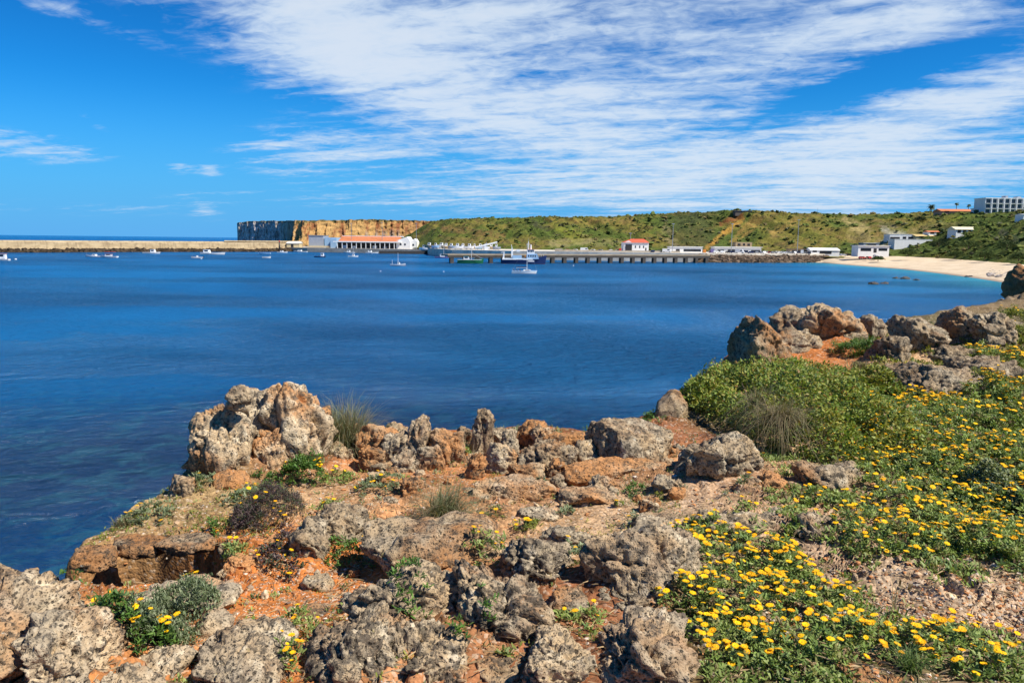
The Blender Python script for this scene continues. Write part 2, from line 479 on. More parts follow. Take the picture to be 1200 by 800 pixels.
n1 = t.noise(pos, 0.55, 5, 0.7)
f = t.ramp(n1, 0.3, 0.7, 0.55, 1.4, False)
t.put(b.inputs['Base Color'], t.mix(1.0, at_, t.xyz(f, f, f), 'MULTIPLY'))
b.inputs['Roughness'].default_value = 0.95; b.inputs['Specular IOR Level'].default_value = 0.1
bu = t.node('ShaderNodeBump'); bu.inputs['Distance'].default_value = 1.5; bu.inputs['Strength'].default_value = 0.8
t.put(bu.inputs['Height'], n1); t.put(b.inputs['Normal'], bu.outputs[0])
fc = grid_faces(len(pxs), len(ts))
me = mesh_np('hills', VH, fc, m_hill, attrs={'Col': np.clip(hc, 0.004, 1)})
if me.polygons[200].normal.z < 0: me.flip_normals()
tag(link('hills', me), kind='structure')
from mathutils.bvhtree import BVHTree
hill_bvh = BVHTree.FromPolygons([tuple(v) for v in VH], [tuple(q) for q in fc])
def hill_hit(px, py):
    d = Vector(ray(px, py)); L = d.length
    h = hill_bvh.ray_cast(Vector(CP), d / L, 4000)
    return h[0]
def hill_z(x, y):
    h = hill_bvh.ray_cast(Vector((x, y, 300)), Vector((0, 0, -1)), 600)
    return h[0].z if h[0] else 4.0

# scrub on the hills: one far mass of many low bushes
rng = np.random.default_rng(11)
m_scrub, t, b = mat('hill scrub')
at_ = t.node('ShaderNodeAttribute', attribute_name='Col').outputs['Color']
t.put(b.inputs['Base Color'], at_); b.inputs['Roughness'].default_value = 0.9; b.inputs['Specular IOR Level'].default_value = 0.15
iv, ifc = ico(2)
Vs, Fs, Cs = [], [], []
nb = 0; tries = 0
while nb < 3300 and tries < 40000:
    tries += 1
    right = rng.random() < 0.09
    p = rng.uniform(1060, 1300) if right else rng.uniform(505, 1200)
    tt = rng.uniform(0.02, 1.25) if not right else rng.uniform(0.0, 1.15)
    i = min(np.searchsorted(pxs, p), len(pxs) - 1); j = min(np.searchsorted(ts, tt), len(ts) - 1)
    k = i * len(ts) + j
    v0 = VH[k]; c0 = hc[k]
    if c0[0] > 0.17 and rng.random() < 0.9: continue
    x = v0[0] + rng.normal(0, 2); y = v0[1] + rng.normal(0, 3); z = v0[2]
    r = abs(rng.normal(0, 0.5)) + 0.32
    if right: r *= 1.2
    if tt > 0.97: r *= 0.75
    nz = 1 + 0.35 * rng.normal(size=len(iv))
    q = iv * nz[:, None] * np.array([r * rng.uniform(0.9, 1.7), r * rng.uniform(0.9, 1.5), r * rng.uniform(0.55, 0.95)]) + np.array([x, y, z + r * 0.2])
    Vs.append(q); Fs.append(ifc + nb * len(iv))
    pal = [(0.085, 0.110, 0.024), (0.110, 0.130, 0.030), (0.150, 0.140, 0.038), (0.060, 0.078, 0.024), (0.16, 0.125, 0.050), (0.10, 0.10, 0.05)]
    cc = np.array(pal[rng.choice(6, p=[.28, .25, .17, .15, .07, .08])]) * rng.uniform(0.7, 1.25)
    Cs.append(np.clip(cc[None, :] * (1 + 0.25 * rng.normal(size=(len(iv), 1))), 0.004, 1)); nb += 1
me = mesh_np('hillside_scrub', np.concatenate(Vs), np.concatenate(Fs), m_scrub, smooth=False, attrs={'Col': np.concatenate(Cs)})
tag(link('hillside_scrub', me), kind='stuff')

# headland: a long sheer cliff with a dark end towards the open sea
HP = [(281, 1700), (279.5, 1500), (278.2, 1330), (279.5, 1290), (292, 1262), (306, 1246), (318, 1225), (330, 1205), (336, 1188), (341, 1120), (346, 1050), (358, 1030), (380, 1045), (410, 1070), (440, 1100), (470, 1125), (500, 1150), (540, 1180)]
HTOP = [(277, 263), (279, 261.6), (283, 259.9), (300, 259.0), (340, 258.6), (400, 258.2), (425, 257.0), (450, 257.6), (500, 258.6), (540, 260)]
_hp = np.array(HP); _d = np.concatenate([np.arange(0, 3, 0.06), np.arange(3, len(HP) - 1 + 1e-6, 0.025)])
hx = np.interp(_d, np.arange(len(HP)), _hp[:, 0]); hY = np.interp(_d, np.arange(len(HP)), _hp[:, 1])
ztop = 1.3 * fbm(np.stack([hx / 6, hx * 0, hx * 0], 1), 3, 99) + np.array([at_y(p, np.interp(p, [q[0] for q in HTOP], [q[1] for q in HTOP]), y)[2] for p, y in zip(hx, hY)])
bx = np.array([ray(p, 275)[0] for p in hx]) * hY
nr = 40
rows = np.concatenate([np.linspace(0, 1, nr), [1.02, 1.05, 1.2, 1.6]])
HXg, RG = np.meshgrid(np.arange(len(hx)), rows, indexing='ij')
zt = ztop[HXg]
Zc = np.minimum(RG, 1.0) * (zt + 2) - 2
tal = np.interp(hx, [262, 330, 345, 400, 440, 500, 540], [0, 0, 14, 10, 4, 4, 4])[HXg]
Xc = bx[HXg].copy(); Yc = hY[HXg].copy()
s_al = np.cumsum(np.concatenate([[0], np.hypot(np.diff(bx), np.diff(hY))]))[HXg]
pn = np.stack([s_al.ravel() / 16, Zc.ravel() / 60, np.zeros(s_al.size)], 1)
crev = (ridged(pn, 3, 31) - 0.5).reshape(s_al.shape) * 4.5 + fbm(np.stack([s_al.ravel() / 7, Zc.ravel() / 5, np.zeros(s_al.size)], 1), 4, 33).reshape(s_al.shape) * 2.4
lean = (1 - np.minimum(RG, 1)) ** 1.3
off = -crev * np.clip(RG * 8, 0.2, 1) * (RG <= 1.01) - lean * (6 + tal)          # towards the viewer where negative
Yc = Yc + off + np.where(RG > 1, (RG - 1) * 700, 0)
Xc = Xc + np.where(hx < 345, -0.3, 0.1)[HXg] * off
Zc = Zc + np.where(RG > 1, fbm(np.stack([Xc.ravel() / 25, Yc.ravel() / 25, Xc.ravel() * 0], 1), 3, 35).reshape(Xc.shape) * 0.8, 0)
Vc = np.stack([Xc.ravel(), Yc.ravel(), Zc.ravel()], 1)
pxc = hx[HXg].ravel(); zn = (Zc / np.maximum(zt, 1)).ravel()
n_a = fbm(np.stack([s_al.ravel() / 9, Zc.ravel() / 40, np.zeros(s_al.size)], 1), 4, 37); n_b = fbm(Vc / 6, 4, 38)
gray = np.array([[0.37, 0.33, 0.30]]); pale = np.array([[0.44, 0.38, 0.28]]); ora = np.array([[0.47, 0.275, 0.10]]); rb = np.array([[0.26, 0.10, 0.04]]); gl = np.array([[0.38, 0.33, 0.25]])
ocol = ora + (rb - ora) * sstep(n_a + 0.4 * n_b, -0.1, 0.55)[:, None]
ocol = ocol + (gl - ocol) * (sstep(n_a - 0.3 * n_b, 0.05, 0.5) * sstep(zn, 0.75, 0.4) * sstep(pxc, 390, 430))[:, None] * 0.7
gcol = gray * (1 + 0.5 * n_b[:, None]) + (pale - gray) * (sstep(n_a, 0.1, 0.5) * 0.5 + sstep(pxc, 326, 332) * sstep(pxc, 342, 338) * 0.6)[:, None]
wo = sstep(pxc + n_b * 9 + n_a * 5, 331, 351)[:, None]
cc = gcol + (ocol - gcol) * wo
cc = cc + (np.array([[0.25, 0.12, 0.06]]) - cc) * (sstep(pxc, 455, 505) * 0.6)[:, None]
vg = (np.maximum(sstep(zn + 0.12 * n_b, 0.93, 1.0), (RG > 1.0).ravel() * 1.0))[:, None]
cc = cc + (np.array([[0.045, 0.055, 0.018]]) - cc) * vg * 0.9
cc = cc * (1 + 0.25 * n_b[:, None])
me = mesh_np('headland', Vc, grid_faces(len(hx), len(rows)), m_hill, attrs={'Col': np.clip(cc, 0.01, 1)})
tag(link('headland', me), kind='structure')

# beach
m_sand, t, b = mat('beach sand')
pos = t.node('ShaderNodeNewGeometry').outputs['Position']
zz = t.sep(pos)[2]
n1 = t.noise(pos, 0.12, 4, 0.6); n2 = t.noise(pos, 1.3, 4, 0.6)
sc_ = t.mix(t.ramp(n1, 0.35, 0.65), (0.53, 0.40, 0.25), (0.63, 0.50, 0.335))
sc_ = t.mix(t.ramp(zz, 0.15, 0.55), (0.30, 0.22, 0.14), sc_)
sc_ = t.mix(t.m('MULTIPLY', t.ramp(n2, 0.5, 0.66), 0.35), sc_, (0.28, 0.20, 0.12))
t.put(b.inputs['Base Color'], sc_); b.inputs['Roughness'].default_value = 0.95
bpx = np.concatenate([np.arange(925, 1215, 2.0), np.geomspace(1215, 1700, 40)])
bw = np.interp(bpx, [925, 965, 1000, 1060, 1100, 1140, 1180, 1200, 1300, 1700], [306.9, 308, 311, 315.5, 320, 325, 331, 335, 352, 440])
us = np.linspace(-0.25, 1.1, 46)
Vb = []
for p, wy in zip(bpx, bw):
    yw = at_z(p, wy, 0)[1]; yf = itab(p, HT, 1) + 6; zf = itab(p, HT, 2) + 0.4
    if yf < yw + 12: yf = yw + 12
    for u in us:
        y = yw + (yf - yw) * u
        z = zf * (np.sign(u) * abs(u) ** 0.75) if u > 0 else u * 6
        Vb.append((ray(p, 290)[0] * y, y, z))
Vb = np.array(Vb); Vb[:, 2] += fbm(Vb * np.array([1, 1, 0]) / 7, 3, 44) * 0.16 * np.clip(Vb[:, 2] * 2, 0, 1)
me = mesh_np('beach', Vb, grid_faces(len(bpx), len(us)), m_sand)
if me.polygons[10].normal.z < 0: me.flip_normals()
tag(link('beach', me), kind='structure')

class MB:
    """collects boxes, prisms, tubes and lofts, one material each call, into ONE mesh"""
    def __init__(s):
        s.v = []; s.f = []; s.mi = []; s.m = []
    def _m(s, m_):
        if m_ not in s.m: s.m.append(m_)
        return s.m.index(m_)
    def add(s, v, f, m_):
        k = len(s.v); s.v += [tuple(map(float, q)) for q in v]; i = s._m(m_)
        for q in f: s.f.append(tuple(k + a for a in q)); s.mi.append(i)
        return s
    def box(s, x0, x1, y0, y1, z0, z1, m_, bev=0.0):
        v = [(x, y, z) for z in (z0, z1) for x, y in ((x0, y0), (x1, y0), (x1, y1), (x0, y1))]
        return s.add(v, [(3, 2, 1, 0), (4, 5, 6, 7), (0, 1, 5, 4), (1, 2, 6, 5), (2, 3, 7, 6), (3, 0, 4, 7)], m_)
    def prism(s, pts, y0, y1, m_):
        """polygon in x,z (counter-clockwise seen from -Y) extruded along y"""
        n = len(pts)
        v = [(x, y0, z) for x, z in pts] + [(x, y1, z) for x, z in pts]
        f = [tuple(range(n)), tuple(range(2 * n - 1, n - 1, -1))] + [(i, i + n, (i + 1) % n + n, (i + 1) % n) for i in range(n)]
        return s.add(v, f, m_)
    def prism_x(s, pts, x0, x1, m_):
        n = len(pts)
        v = [(x0, y, z) for y, z in pts] + [(x1, y, z) for y, z in pts]
        f = [tuple(range(n - 1, -1, -1)), tuple(range(n, 2 * n))] + [(i, (i + 1) % n, (i + 1) % n + n, i + n) for i in range(n)]
        return s.add(v, f, m_)
    def prism_z(s, pts, z0, z1, m_):
        n = len(pts)
        v = [(x, y, z0) for x, y in pts] + [(x, y, z1) for x, y in pts]
        f = [tuple(range(n - 1, -1, -1)), tuple(range(n, 2 * n))] + [(i, (i + 1) % n, (i + 1) % n + n, i + n) for i in range(n)]
        return s.add(v, f, m_)
    def tube(s, p0, p1, r0, r1, m_, n=8):
        p0, p1 = Vector(p0), Vector(p1); d = (p1 - p0).normalized()
        a = d.orthogonal().normalized(); bb_ = d.cross(a)
        v = []
        for p, r in ((p0, r0), (p1, r1)):
            for i in range(n):
                q = p + (a * math.cos(2 * PI * i / n) + bb_ * math.sin(2 * PI * i / n)) * r
                v.append(q[:])
        f = [tuple(range(n - 1, -1, -1)), tuple(range(n, 2 * n))] + [(i, (i + 1) % n, (i + 1) % n + n, i + n) for i in range(n)]
        return s.add(v, f, m_)
    def mesh(s, name, smooth=False):
        me = bpy.data.meshes.new(name)
        me.from_pydata(s.v, [], s.f)
        for m_ in s.m: me.materials.append(m_)
        me.polygons.foreach_set('material_index', s.mi)
        me.polygons.foreach_set('use_smooth', [smooth] * len(s.f))
        me.update(); me.validate()
        return me
    def obj(s, name, parent=None, loc=None, rz=0.0, smooth=False):
        return link(name, s.mesh(name, smooth), parent, loc, rz)

# plain materials of the harbour
WHITE = paint('white paint', (0.80, 0.80, 0.78), 0.5)
WALLW = paint('whitewash', (0.78, 0.77, 0.74), 0.8, var=0.08, scale=0.4)
GREYW = paint('grey render', (0.32, 0.35, 0.40), 0.8, scale=0.4)
CONC = paint('concrete', (0.42, 0.36, 0.28), 0.9, var=0.3, scale=0.25)
CONCD = paint('wet concrete', (0.06, 0.05, 0.04), 0.8, var=0.4, scale=0.6)
TERRA = paint('terracotta tiles', (0.52, 0.17, 0.06), 0.85, var=0.2, scale=0.5)
GLASSD = paint('dark window glass', (0.02, 0.025, 0.035), 0.12)
DARK = paint('dark interior', (0.022, 0.022, 0.026), 0.8)
BLUEH = paint('navy hull paint', (0.010, 0.022, 0.085), 0.35)
GREENH = paint('green hull paint', (0.010, 0.12, 0.045), 0.4)
REDP = paint('red paint', (0.50, 0.035, 0.02), 0.5)
ORNG = paint('orange paint', (0.62, 0.22, 0.03), 0.5)
LBLUE = paint('light blue paint', (0.30, 0.46, 0.62), 0.45)
STEEL = paint('galvanised steel', (0.40, 0.41, 0.42), 0.5, 0.6)
BLACK = paint('black rubber', (0.015, 0.015, 0.016), 0.7)
TANW = paint('tan wall', (0.42, 0.30, 0.17), 0.85, var=0.2, scale=0.5)
YELW = paint('cream wall', (0.62, 0.50, 0.28), 0.8)
PURP = paint('faded violet paint', (0.16, 0.13, 0.30), 0.6)
CLOTH = paint('navy clothing', (0.02, 0.025, 0.05), 0.9)
SKIN = paint('skin', (0.42, 0.24, 0.16), 0.6)

# quay: apron all along the port
q = MB(); PALEC = paint('pale quay concrete', (0.62, 0.55, 0.44), 0.9, var=0.3, scale=0.25)
quay_pts = [at_y(x, 290, y)[:2] for x, y in [(318, 705), (360, 672), (500, 640), (512, 640), (480, 790), (330, 790)]]
q.prism_z(quay_pts, -3, 3.6, CONC)
q.prism_z([at_y(x, 290, y)[:2] for x, y in [(501, 632), (505, 585), (530, 512), (600, 492), (700, 480), (826, 470), (880, 476), (930, 490), (972, 507), (985, 525), (900, 548), (800, 566), (640, 592), (520, 640)]], -3, 5.4, PALEC)
tag(q.obj('quay'), kind='structure')

# rock armour and broken stone along the quay edge and the breakwater foot
def armour(name, pts, n, r, zlo, zhi, seed, col, wid):
    rg = np.random.default_rng(seed); V_, F_, C_ = [], [], []
    pts = np.array(pts); sg = np.hypot(*(np.diff(pts, axis=0).T)); cum = np.concatenate([[0], np.cumsum(sg)])
    v1, f1 = ico(1)
    for k in range(n):
        s_ = rg.uniform(0, cum[-1]); x = np.interp(s_, cum, pts[:, 0]); y = np.interp(s_, cum, pts[:, 1])
        h = rg.random(); z = zlo + (zhi - zlo) * h; y -= (1 - h) * wid; rr = r * rg.uniform(0.6, 1.3)
        w = v1 * (1 + 0.25 * rg.normal(size=(len(v1), 1))) * rr * np.array([1.2, 1, 0.8]) + np.array([x, y + rg.normal(0, 0.4), z])
        V_.append(w); F_.append(f1 + k * len(v1)); C_.append(np.tile(np.array(col) * rg.uniform(0.4, 1.5), (len(v1), 1)))
    m2 = mesh_np(name, np.concatenate(V_), np.concatenate(F_), m_scrub, smooth=False, attrs={'Col': np.concatenate(C_)})
    return tag(link(name, m2), kind='stuff')
armour('rock_armour', [at_y(x, 290, y)[:2] for x, y in [(818, 469), (880, 474), (930, 488), (972, 505)]], 1200, 1.1, -0.3, 4.0, 5, (0.13, 0.09, 0.06), 5)
armour('rock_armour', [at_y(x, 290, y)[:2] for x, y in [(-60, 512), (40, 540), (170, 597), (300, 655), (345, 690)]], 1900, 1.25, -0.4, 2.1, 6, (0.06, 0.042, 0.026), 4)

# breakwater
BK = [(-260, 440), (-60, 520), (40, 549), (170, 606), (262, 650), (345, 697), (352, 700)]
bwp = [at_y(x, 288, y)[:2] for x, y in BK]
m_bw, t, b = mat('breakwater wall')
pos = t.node('ShaderNodeNewGeometry').outputs['Position']
sx_, sy_, sz_ = t.sep(pos)
n1 = t.noise(t.xyz(t.m('MULTIPLY', sx_, 0.12), t.m('MULTIPLY', sy_, 0.12), t.m('MULTIPLY', sz_, 0.5)), 1.0, 5, 0.65)
n2 = t.noise(t.xyz(t.m('MULTIPLY', sx_, 0.6), t.m('MULTIPLY', sy_, 0.6), t.m('MULTIPLY', sz_, 0.12)), 1.0, 4, 0.6)
cb = t.mix(t.ramp(n1, 0.35, 0.68), (0.50, 0.385, 0.225), (0.34, 0.245, 0.13))
cb = t.mix(t.m('MULTIPLY', t.ramp(n2, 0.48, 0.68), 0.65), cb, (0.20, 0.14, 0.08))
t.put(b.inputs['Base Color'], cb); b.inputs['Roughness'].default_value = 0.9
root = thing('breakwater', 'long sandy stone breakwater wall across the harbour mouth with dark rubble at its foot', 'breakwater', (bwp[2][0], bwp[2][1], 0))
off0 = Vector((bwp[2][0], bwp[2][1], 0))
def strip(pts, w0, w1, z0, z1, m_):
    """wall following a line; w0/w1 = offsets along +Y of its faces"""
    mb_ = MB(); n = len(pts)
    prof_ = [(w0, z0), (w0 + 0.5, z1), (w1 - 0.5, z1), (w1, z0)]
    v = [(x - off0.x, y - off0.y + a, z) for x, y in pts for a, z in prof_]
    f = []
    for i in range(n - 1):
        for j in range(3): f.append((i * 4 + j, (i + 1) * 4 + j, (i + 1) * 4 + j + 1, i * 4 + j + 1))
    f += [(0, 1, 2, 3), tuple((n - 1) * 4 + j for j in (3, 2, 1, 0))]
    mb_.add(v, f, m_)
    return mb_
lo = strip(bwp, -7, 14, -3, 2.0, CONC).obj('berth', root)
i5 = bwp[:5] + [bwp[5]]
strip(bwp, 0, 9, 2.0, 7.2, m_bw).obj('wall', root)
strip(bwp, 2.2, 9.1, 7.2, 8.3, m_bw).obj('parapet', root)
strip(bwp[4:], 1.6, 9.3, 8.3, 9.2, m_bw).obj('parapet', root)
# ------------------------------------------------------------------ harbour buildings
def mpx(Y): return Y / F
def px_box(mb_, px0, px1, py0, py1, Y, dep, m_, org, zmin=None):
    """a box whose front stands at distance Y between two bearings, from one height to another"""
    a = at_y(px0, py1, Y); b_ = at_y(px1, py0, Y)
    z0 = a[2] if zmin is None else zmin
    return mb_.box(a[0] - org[0], b_[0] - org[0], Y - org[1], Y + dep - org[1], z0 - org[2], b_[2] - org[2], m_)

def base_pt(px, Y, z): 
    p = at_y(px, 290, Y); return (p[0], Y, z)

# fish market hall with the long orange roof
O = base_pt(430, 668, 3.6); k = mpx(668)
r_ = thing('market_hall', 'long white harbour hall with orange tiled roof and open dark arcade', 'market hall', O)
L0, L1 = (345 - 430) * k, (480 - 430) * k
x_ = lambda p: (p - 430) * k
MB().box(x_(394), x_(464), 4, 26, 0, 5.2, WALLW).obj('wall', r_)
MB().box(x_(391), x_(470), -1.5, 4.2, 5.2, 6.1, WHITE).obj('canopy', r_)
MB().prism_x([(-1.2, 6.12), (27, 6.12), (20, 9.9), (15.0, 10.3)], x_(397), x_(466), TERRA).obj('roof', r_)
MB().box(x_(397), x_(470), 15.2, 16.6, 10.0, 10.8, WHITE).obj('ridge', r_)
MB().box(x_(395), x_(463), 3.7, 3.95, 0.2, 4.9, DARK).obj('arcade', r_)
for i in range(13):
    xx = x_(396) + i * (x_(462) - x_(396)) / 12
    MB().box(xx - 0.25, xx + 0.25, -1.2, -0.7, 0, 5.2, WHITE).obj('column', r_)
for i, (pp, hh) in enumerate([(401, 2.6), (412, 2.0), (436, 2.4), (448, 1.6)]):
    MB().box(x_(pp), x_(pp + 5), 2.6, 3.6, 0.1, hh, [LBLUE, WHITE, WHITE, GREYW][i]).obj('fish_bin', r_)
gb = MB().prism([(x_(464), 0), (x_(480), 0), (x_(480), 6.6), (x_(476.5), 10.4), (x_(464), 7.0)], 1.5, 26, WALLW).obj('gable_end', r_)
MB().box(x_(468), x_(470), 1.44, 1.49, 3.0, 4.6, GLASSD).obj('window', r_)
MB().box(x_(473), x_(475), 1.44, 1.49, 3.0, 4.6, GLASSD).obj('window', r_)
b2 = MB().prism([(x_(480), 0), (x_(487), 0), (x_(487), 6.0), (x_(484.5), 8.8), (x_(480), 6.2)], 5, 24, WALLW).obj('annex', r_)
MB().box(x_(482), x_(484), 4.94, 4.99, 2.6, 4.3, GLASSD).obj('window', r_)

O = base_pt(378, 690, 3.6); k = mpx(690); x_ = lambda p: (p - 378) * k
r_ = thing('cold_store', 'windowless blue grey block on the quay beside the orange roofed hall', 'warehouse', O)
MB().box(x_(362), x_(379), 0, 20, 1.0, 10.4, GREYW).obj('wall', r_)
MB().box(x_(361.6), x_(379.4), -0.4, 20.4, 10.4, 10.9, STEEL).obj('roof', r_)
MB().box(x_(380), x_(394), 1, 18, 0, 9.0, LBLUE).obj('wing', r_)
MB().box(x_(362), x_(392), -3, -0.01, 0.6, 1.6, YELW).obj('loading_dock', r_)
MB().box(x_(388.5), x_(395), -4, 0.9, 0, 7.6, LBLUE).obj('stair_block', r_)
O = base_pt(345, 690, 3.6); k = mpx(690); x_ = lambda p: (p - 345) * k
r_ = thing('boat_shed', 'small cream shed on the quay at the root of the breakwater', 'shed', O)
MB().box(x_(336), x_(351), 0, 9, 0, 3.6, YELW).obj('wall', r_)
MB().prism_x([(-0.5, 3.6), (9.5, 3.6), (4.5, 5.0)], x_(335.5), x_(351.5), WALLW).obj('roof', r_)
MB().box(x_(341), x_(344), -0.06, -0.01, 0, 2.8, DARK).obj('door', r_)
r_ = thing('light_tower', 'short dark beacon post standing against the end of the breakwater wall', 'beacon', base_pt(327.5, 672, 2.0))
MB().tube((0, 0, 0), (0, 0, 6.2), 0.8, 0.5, CONCD).obj('post', r_, smooth=True)
MB().tube((0, 0, 6.2), (0, 0, 7.6), 0.7, 0.4, REDP).obj('lantern', r_, smooth=True)

def shed(px0, px1, pyt, pyb, Y, name, label, cat, wall, roof, openings=(), dep=10, over=0.4, rise=0.8, snap=None):
    snap = snap if snap is not None else cat in ('house', 'villa', 'annexe')
    if snap:
        hh_ = hill_hit((px0 + px1) / 2, pyb)
        if hh_: Y = hh_.y
    zb = at_y((px0 + px1) / 2, pyb, Y)[2]; zt = at_y((px0 + px1) / 2, pyt, Y)[2]
    c = (px0 + px1) / 2; O = base_pt(c, Y, zb); k = mpx(Y); h = zt - zb; hw = (px1 - px0) / 2 * k
    r_ = thing(name, label, cat, O)
    w_ = MB().box(-hw, hw, 0, dep, -2.5, h - rise, wall).obj('wall', r_)
    if rise > 0.3:
        MB().prism_x([(-over, h - rise), (dep + over, h - rise), (dep * 0.5, h)], -hw - over, hw + over, roof).obj('roof', r_)
    else:
        MB().box(-hw - over, hw + over, -over, dep + over, h - rise, h, roof).obj('roof', r_)
    for op in openings:
        a, b_, z0, z1 = op[:4]; kind = op[4] if len(op) > 4 else 'window'
        MB().box(-hw + a * 2 * hw, -hw + b_ * 2 * hw, -0.06, -0.012, z0 * h, z1 * h, DARK if kind == 'door' else GLASSD).obj(kind, r_)
    return r_

# white house with the red roof on the pier apron
O = base_pt(746, 500, 5.4); k = mpx(500); x_ = lambda p: (p - 746) * k
zt = at_y(746, 280, 500)[2] - 5.4; ze = at_y(746, 284.3, 500)[2] - 5.4
r_ = thing('boathouse', 'white boathouse with bright red hipped roof and big dark doorway', 'boathouse', O)
MB().box(x_(731), x_(760), 0, 11, 0, ze, WALLW).obj('wall', r_)
gx0, gx1 = x_(731), x_(740.5)
MB().prism([(gx0, ze), (gx1, ze), ((gx0 + gx1) / 2 + 0.6, ze + (zt - ze) * 0.5)], -0.3, 11, WALLW).obj('gable_wall', r_)
rv = [(gx0 - 0.1, -0.6, ze + 0.05), (x_(760.6), -0.6, ze + 0.05), (x_(760.6), 11.6, ze + 0.05), (gx0 - 0.1, 11.6, ze + 0.05), (x_(741), 5.5, zt), (x_(756), 5.5, zt)]
MB().add(rv, [(0, 1, 5, 4), (1, 2, 5), (2, 3, 4, 5), (3, 0, 4), (3, 2, 1, 0)], TERRA if False else paint('red roof tiles', (0.62, 0.10, 0.045), 0.8, var=0.15, scale=0.6)).obj('roof', r_)
MB().box(x_(733), x_(740.5), -0.36, -0.31, 0.2, ze * 0.8, DARK).obj('doorway', r_)
for p in (744, 749, 753.5):
    MB().box(x_(p), x_(p + 1.3), -0.05, -0.012, ze * 0.42, ze * 0.68, GLASSD).obj('window', r_)
MB().box(x_(756), x_(757.6), -0.05, -0.012, 0.1, ze * 0.45, DARK).obj('door', r_)

shed(785.5, 823, 289.0, 296.5, 510, 'storage_shed', 'low white storage shed with a wide dark opening beside the red roofed boathouse', 'shed', WALLW, WHITE, [(0.18, 0.30, 0.1, 0.6, 'door'), (0.42, 0.96, 0.25, 0.6)], 9, 0.5, 0.25)
shed(838, 892, 289.3, 297.2, 515, 'storage_shed', 'longest white storage shed on the port with dark vehicle bays in a row', 'shed', WALLW, WHITE, [(0.06, 0.2, 0.0, 0.55, 'door'), (0.28, 0.5, 0.0, 0.6, 'door'), (0.56, 0.72, 0.05, 0.5, 'door'), (0.78, 0.98, 0.0, 0.55, 'door')], 10, 0.8, 0.25)
shed(862, 881, 283.8, 290, 533, 'ruin', 'roofless tan stone ruin behind the longest white shed', 'ruin', TANW, TANW, [(0.12, 0.3, 0.3, 0.75, 'door'), (0.45, 0.58, 0.35, 0.75), (0.72, 0.88, 0.3, 0.75, 'door')], 8, 0.0, 0.2)
shed(951, 984, 290.5, 298, 505, 'canteen', 'white harbour canteen with a low pitched roof and red front above the beach end', 'cafe', WALLW, WALLW, [(0.3, 0.72, 0.05, 0.5, 'door'), (0.05, 0.2, 0.3, 0.6)], 10, 0.5, 1.6)
shed(926, 952, 291.5, 295, 512, 'storage_shed', 'low brown roofed shed between parked cars and the canteen', 'shed', TANW, paint('brown roof', (0.12, 0.085, 0.06), 0.9), [(0.1, 0.9, 0.1, 0.5, 'door')], 7, 0.4, 0.3)
shed(1006, 1042, 287.6, 296, 470, 'beach_house', 'white beach restaurant with dark glass front just above the sand', 'restaurant', WALLW, WHITE, [(0.08, 0.42, 0.2, 0.62), (0.5, 0.6, 0.0, 0.6, 'door'), (0.66, 0.94, 0.25, 0.6)], 9, 0.6, 0.25)
shed(1012, 1030, 284.6, 289, 490, 'beach_house', 'grey flat roofed house tucked behind the white beach restaurant', 'house', GREYW, WHITE, [(0.2, 0.8, 0.3, 0.7)], 8, 0.3, 0.25)
shed(1042, 1071, 274.6, 283.5, 560, 'hillside_house', 'white flat roofed house with a dark entrance beside the pale curving road', 'house', WALLW, WHITE, [(0.02, 0.4, 0.0, 0.65, 'door'), (0.52, 0.66, 0.2, 0.7), (0.74, 0.94, 0.2, 0.7)], 9, 0.2, 0.25)
shed(1048, 1092, 280.3, 288.5, 520, 'hillside_house', 'long blank white building below the cream roofed house', 'house', WALLW, WHITE, [], 9, 0.1, 0.25)
shed(1073, 1103, 274.8, 279.5, 545, 'hillside_house', 'cream house with a wide low ochre roof', 'house', YELW, paint('ochre roof', (0.55, 0.40, 0.16), 0.85), [(0.1, 0.3, 0.2, 0.6), (0.6, 0.85, 0.2, 0.6)], 9, 0.6, 1.2)
shed(1087, 1106, 270.2, 275.5, 575, 'hillside_house', 'small white house with a terracotta terrace above the ochre roof', 'house', WALLW, TERRA, [(0.1, 0.35, 0.25, 0.65), (0.5, 0.7, 0.25, 0.65)], 8, 0.4, 1.0)
shed(1119, 1147, 265.6, 275.0, 540, 'villa', 'bright white villa with a pale roof and arched dark windows on the green slope', 'villa', WALLW, paint('pale roof', (0.66, 0.60, 0.40), 0.85), [(0.06, 0.2, 0.2, 0.62), (0.28, 0.42, 0.2, 0.62), (0.5, 0.62, 0.2, 0.62)], 10, 0.6, 1.9)
shed(1100, 1136, 244.6, 250.0, 640, 'villa', 'long terracotta roofed villa on the skyline beneath the palms', 'villa', paint('pink wall', (0.55, 0.30, 0.2), 0.85), TERRA, [(0.1, 0.25, 0.15, 0.55), (0.7, 0.9, 0.15, 0.5)], 12, 0.8, 2.0)
shed(1143, 1158, 243.8, 248, 610, 'villa', 'low white annexe at the foot of the hotel', 'annexe', WALLW, WHITE, [(0.2, 0.8, 0.2, 0.7)], 10, 0.6, 0.3)
shed(1196, 1210, 250.5, 256, 560, 'villa', 'white house corner under the hotel at the picture edge', 'house', WALLW, WHITE, [(0.2, 0.4, 0.2, 0.6)], 8, 0.4, 0.4)
shed(860, 879, 246.6, 249.6, 712, 'ridge_house', 'dark low house on the skyline above the orange earth scar', 'house', paint('brown stone wall', (0.13, 0.11, 0.09), 0.9), paint('dark roof', (0.06, 0.065, 0.075), 0.9), [(0.3, 0.4, 0.2, 0.6)], 8, 0.5, 0.5)

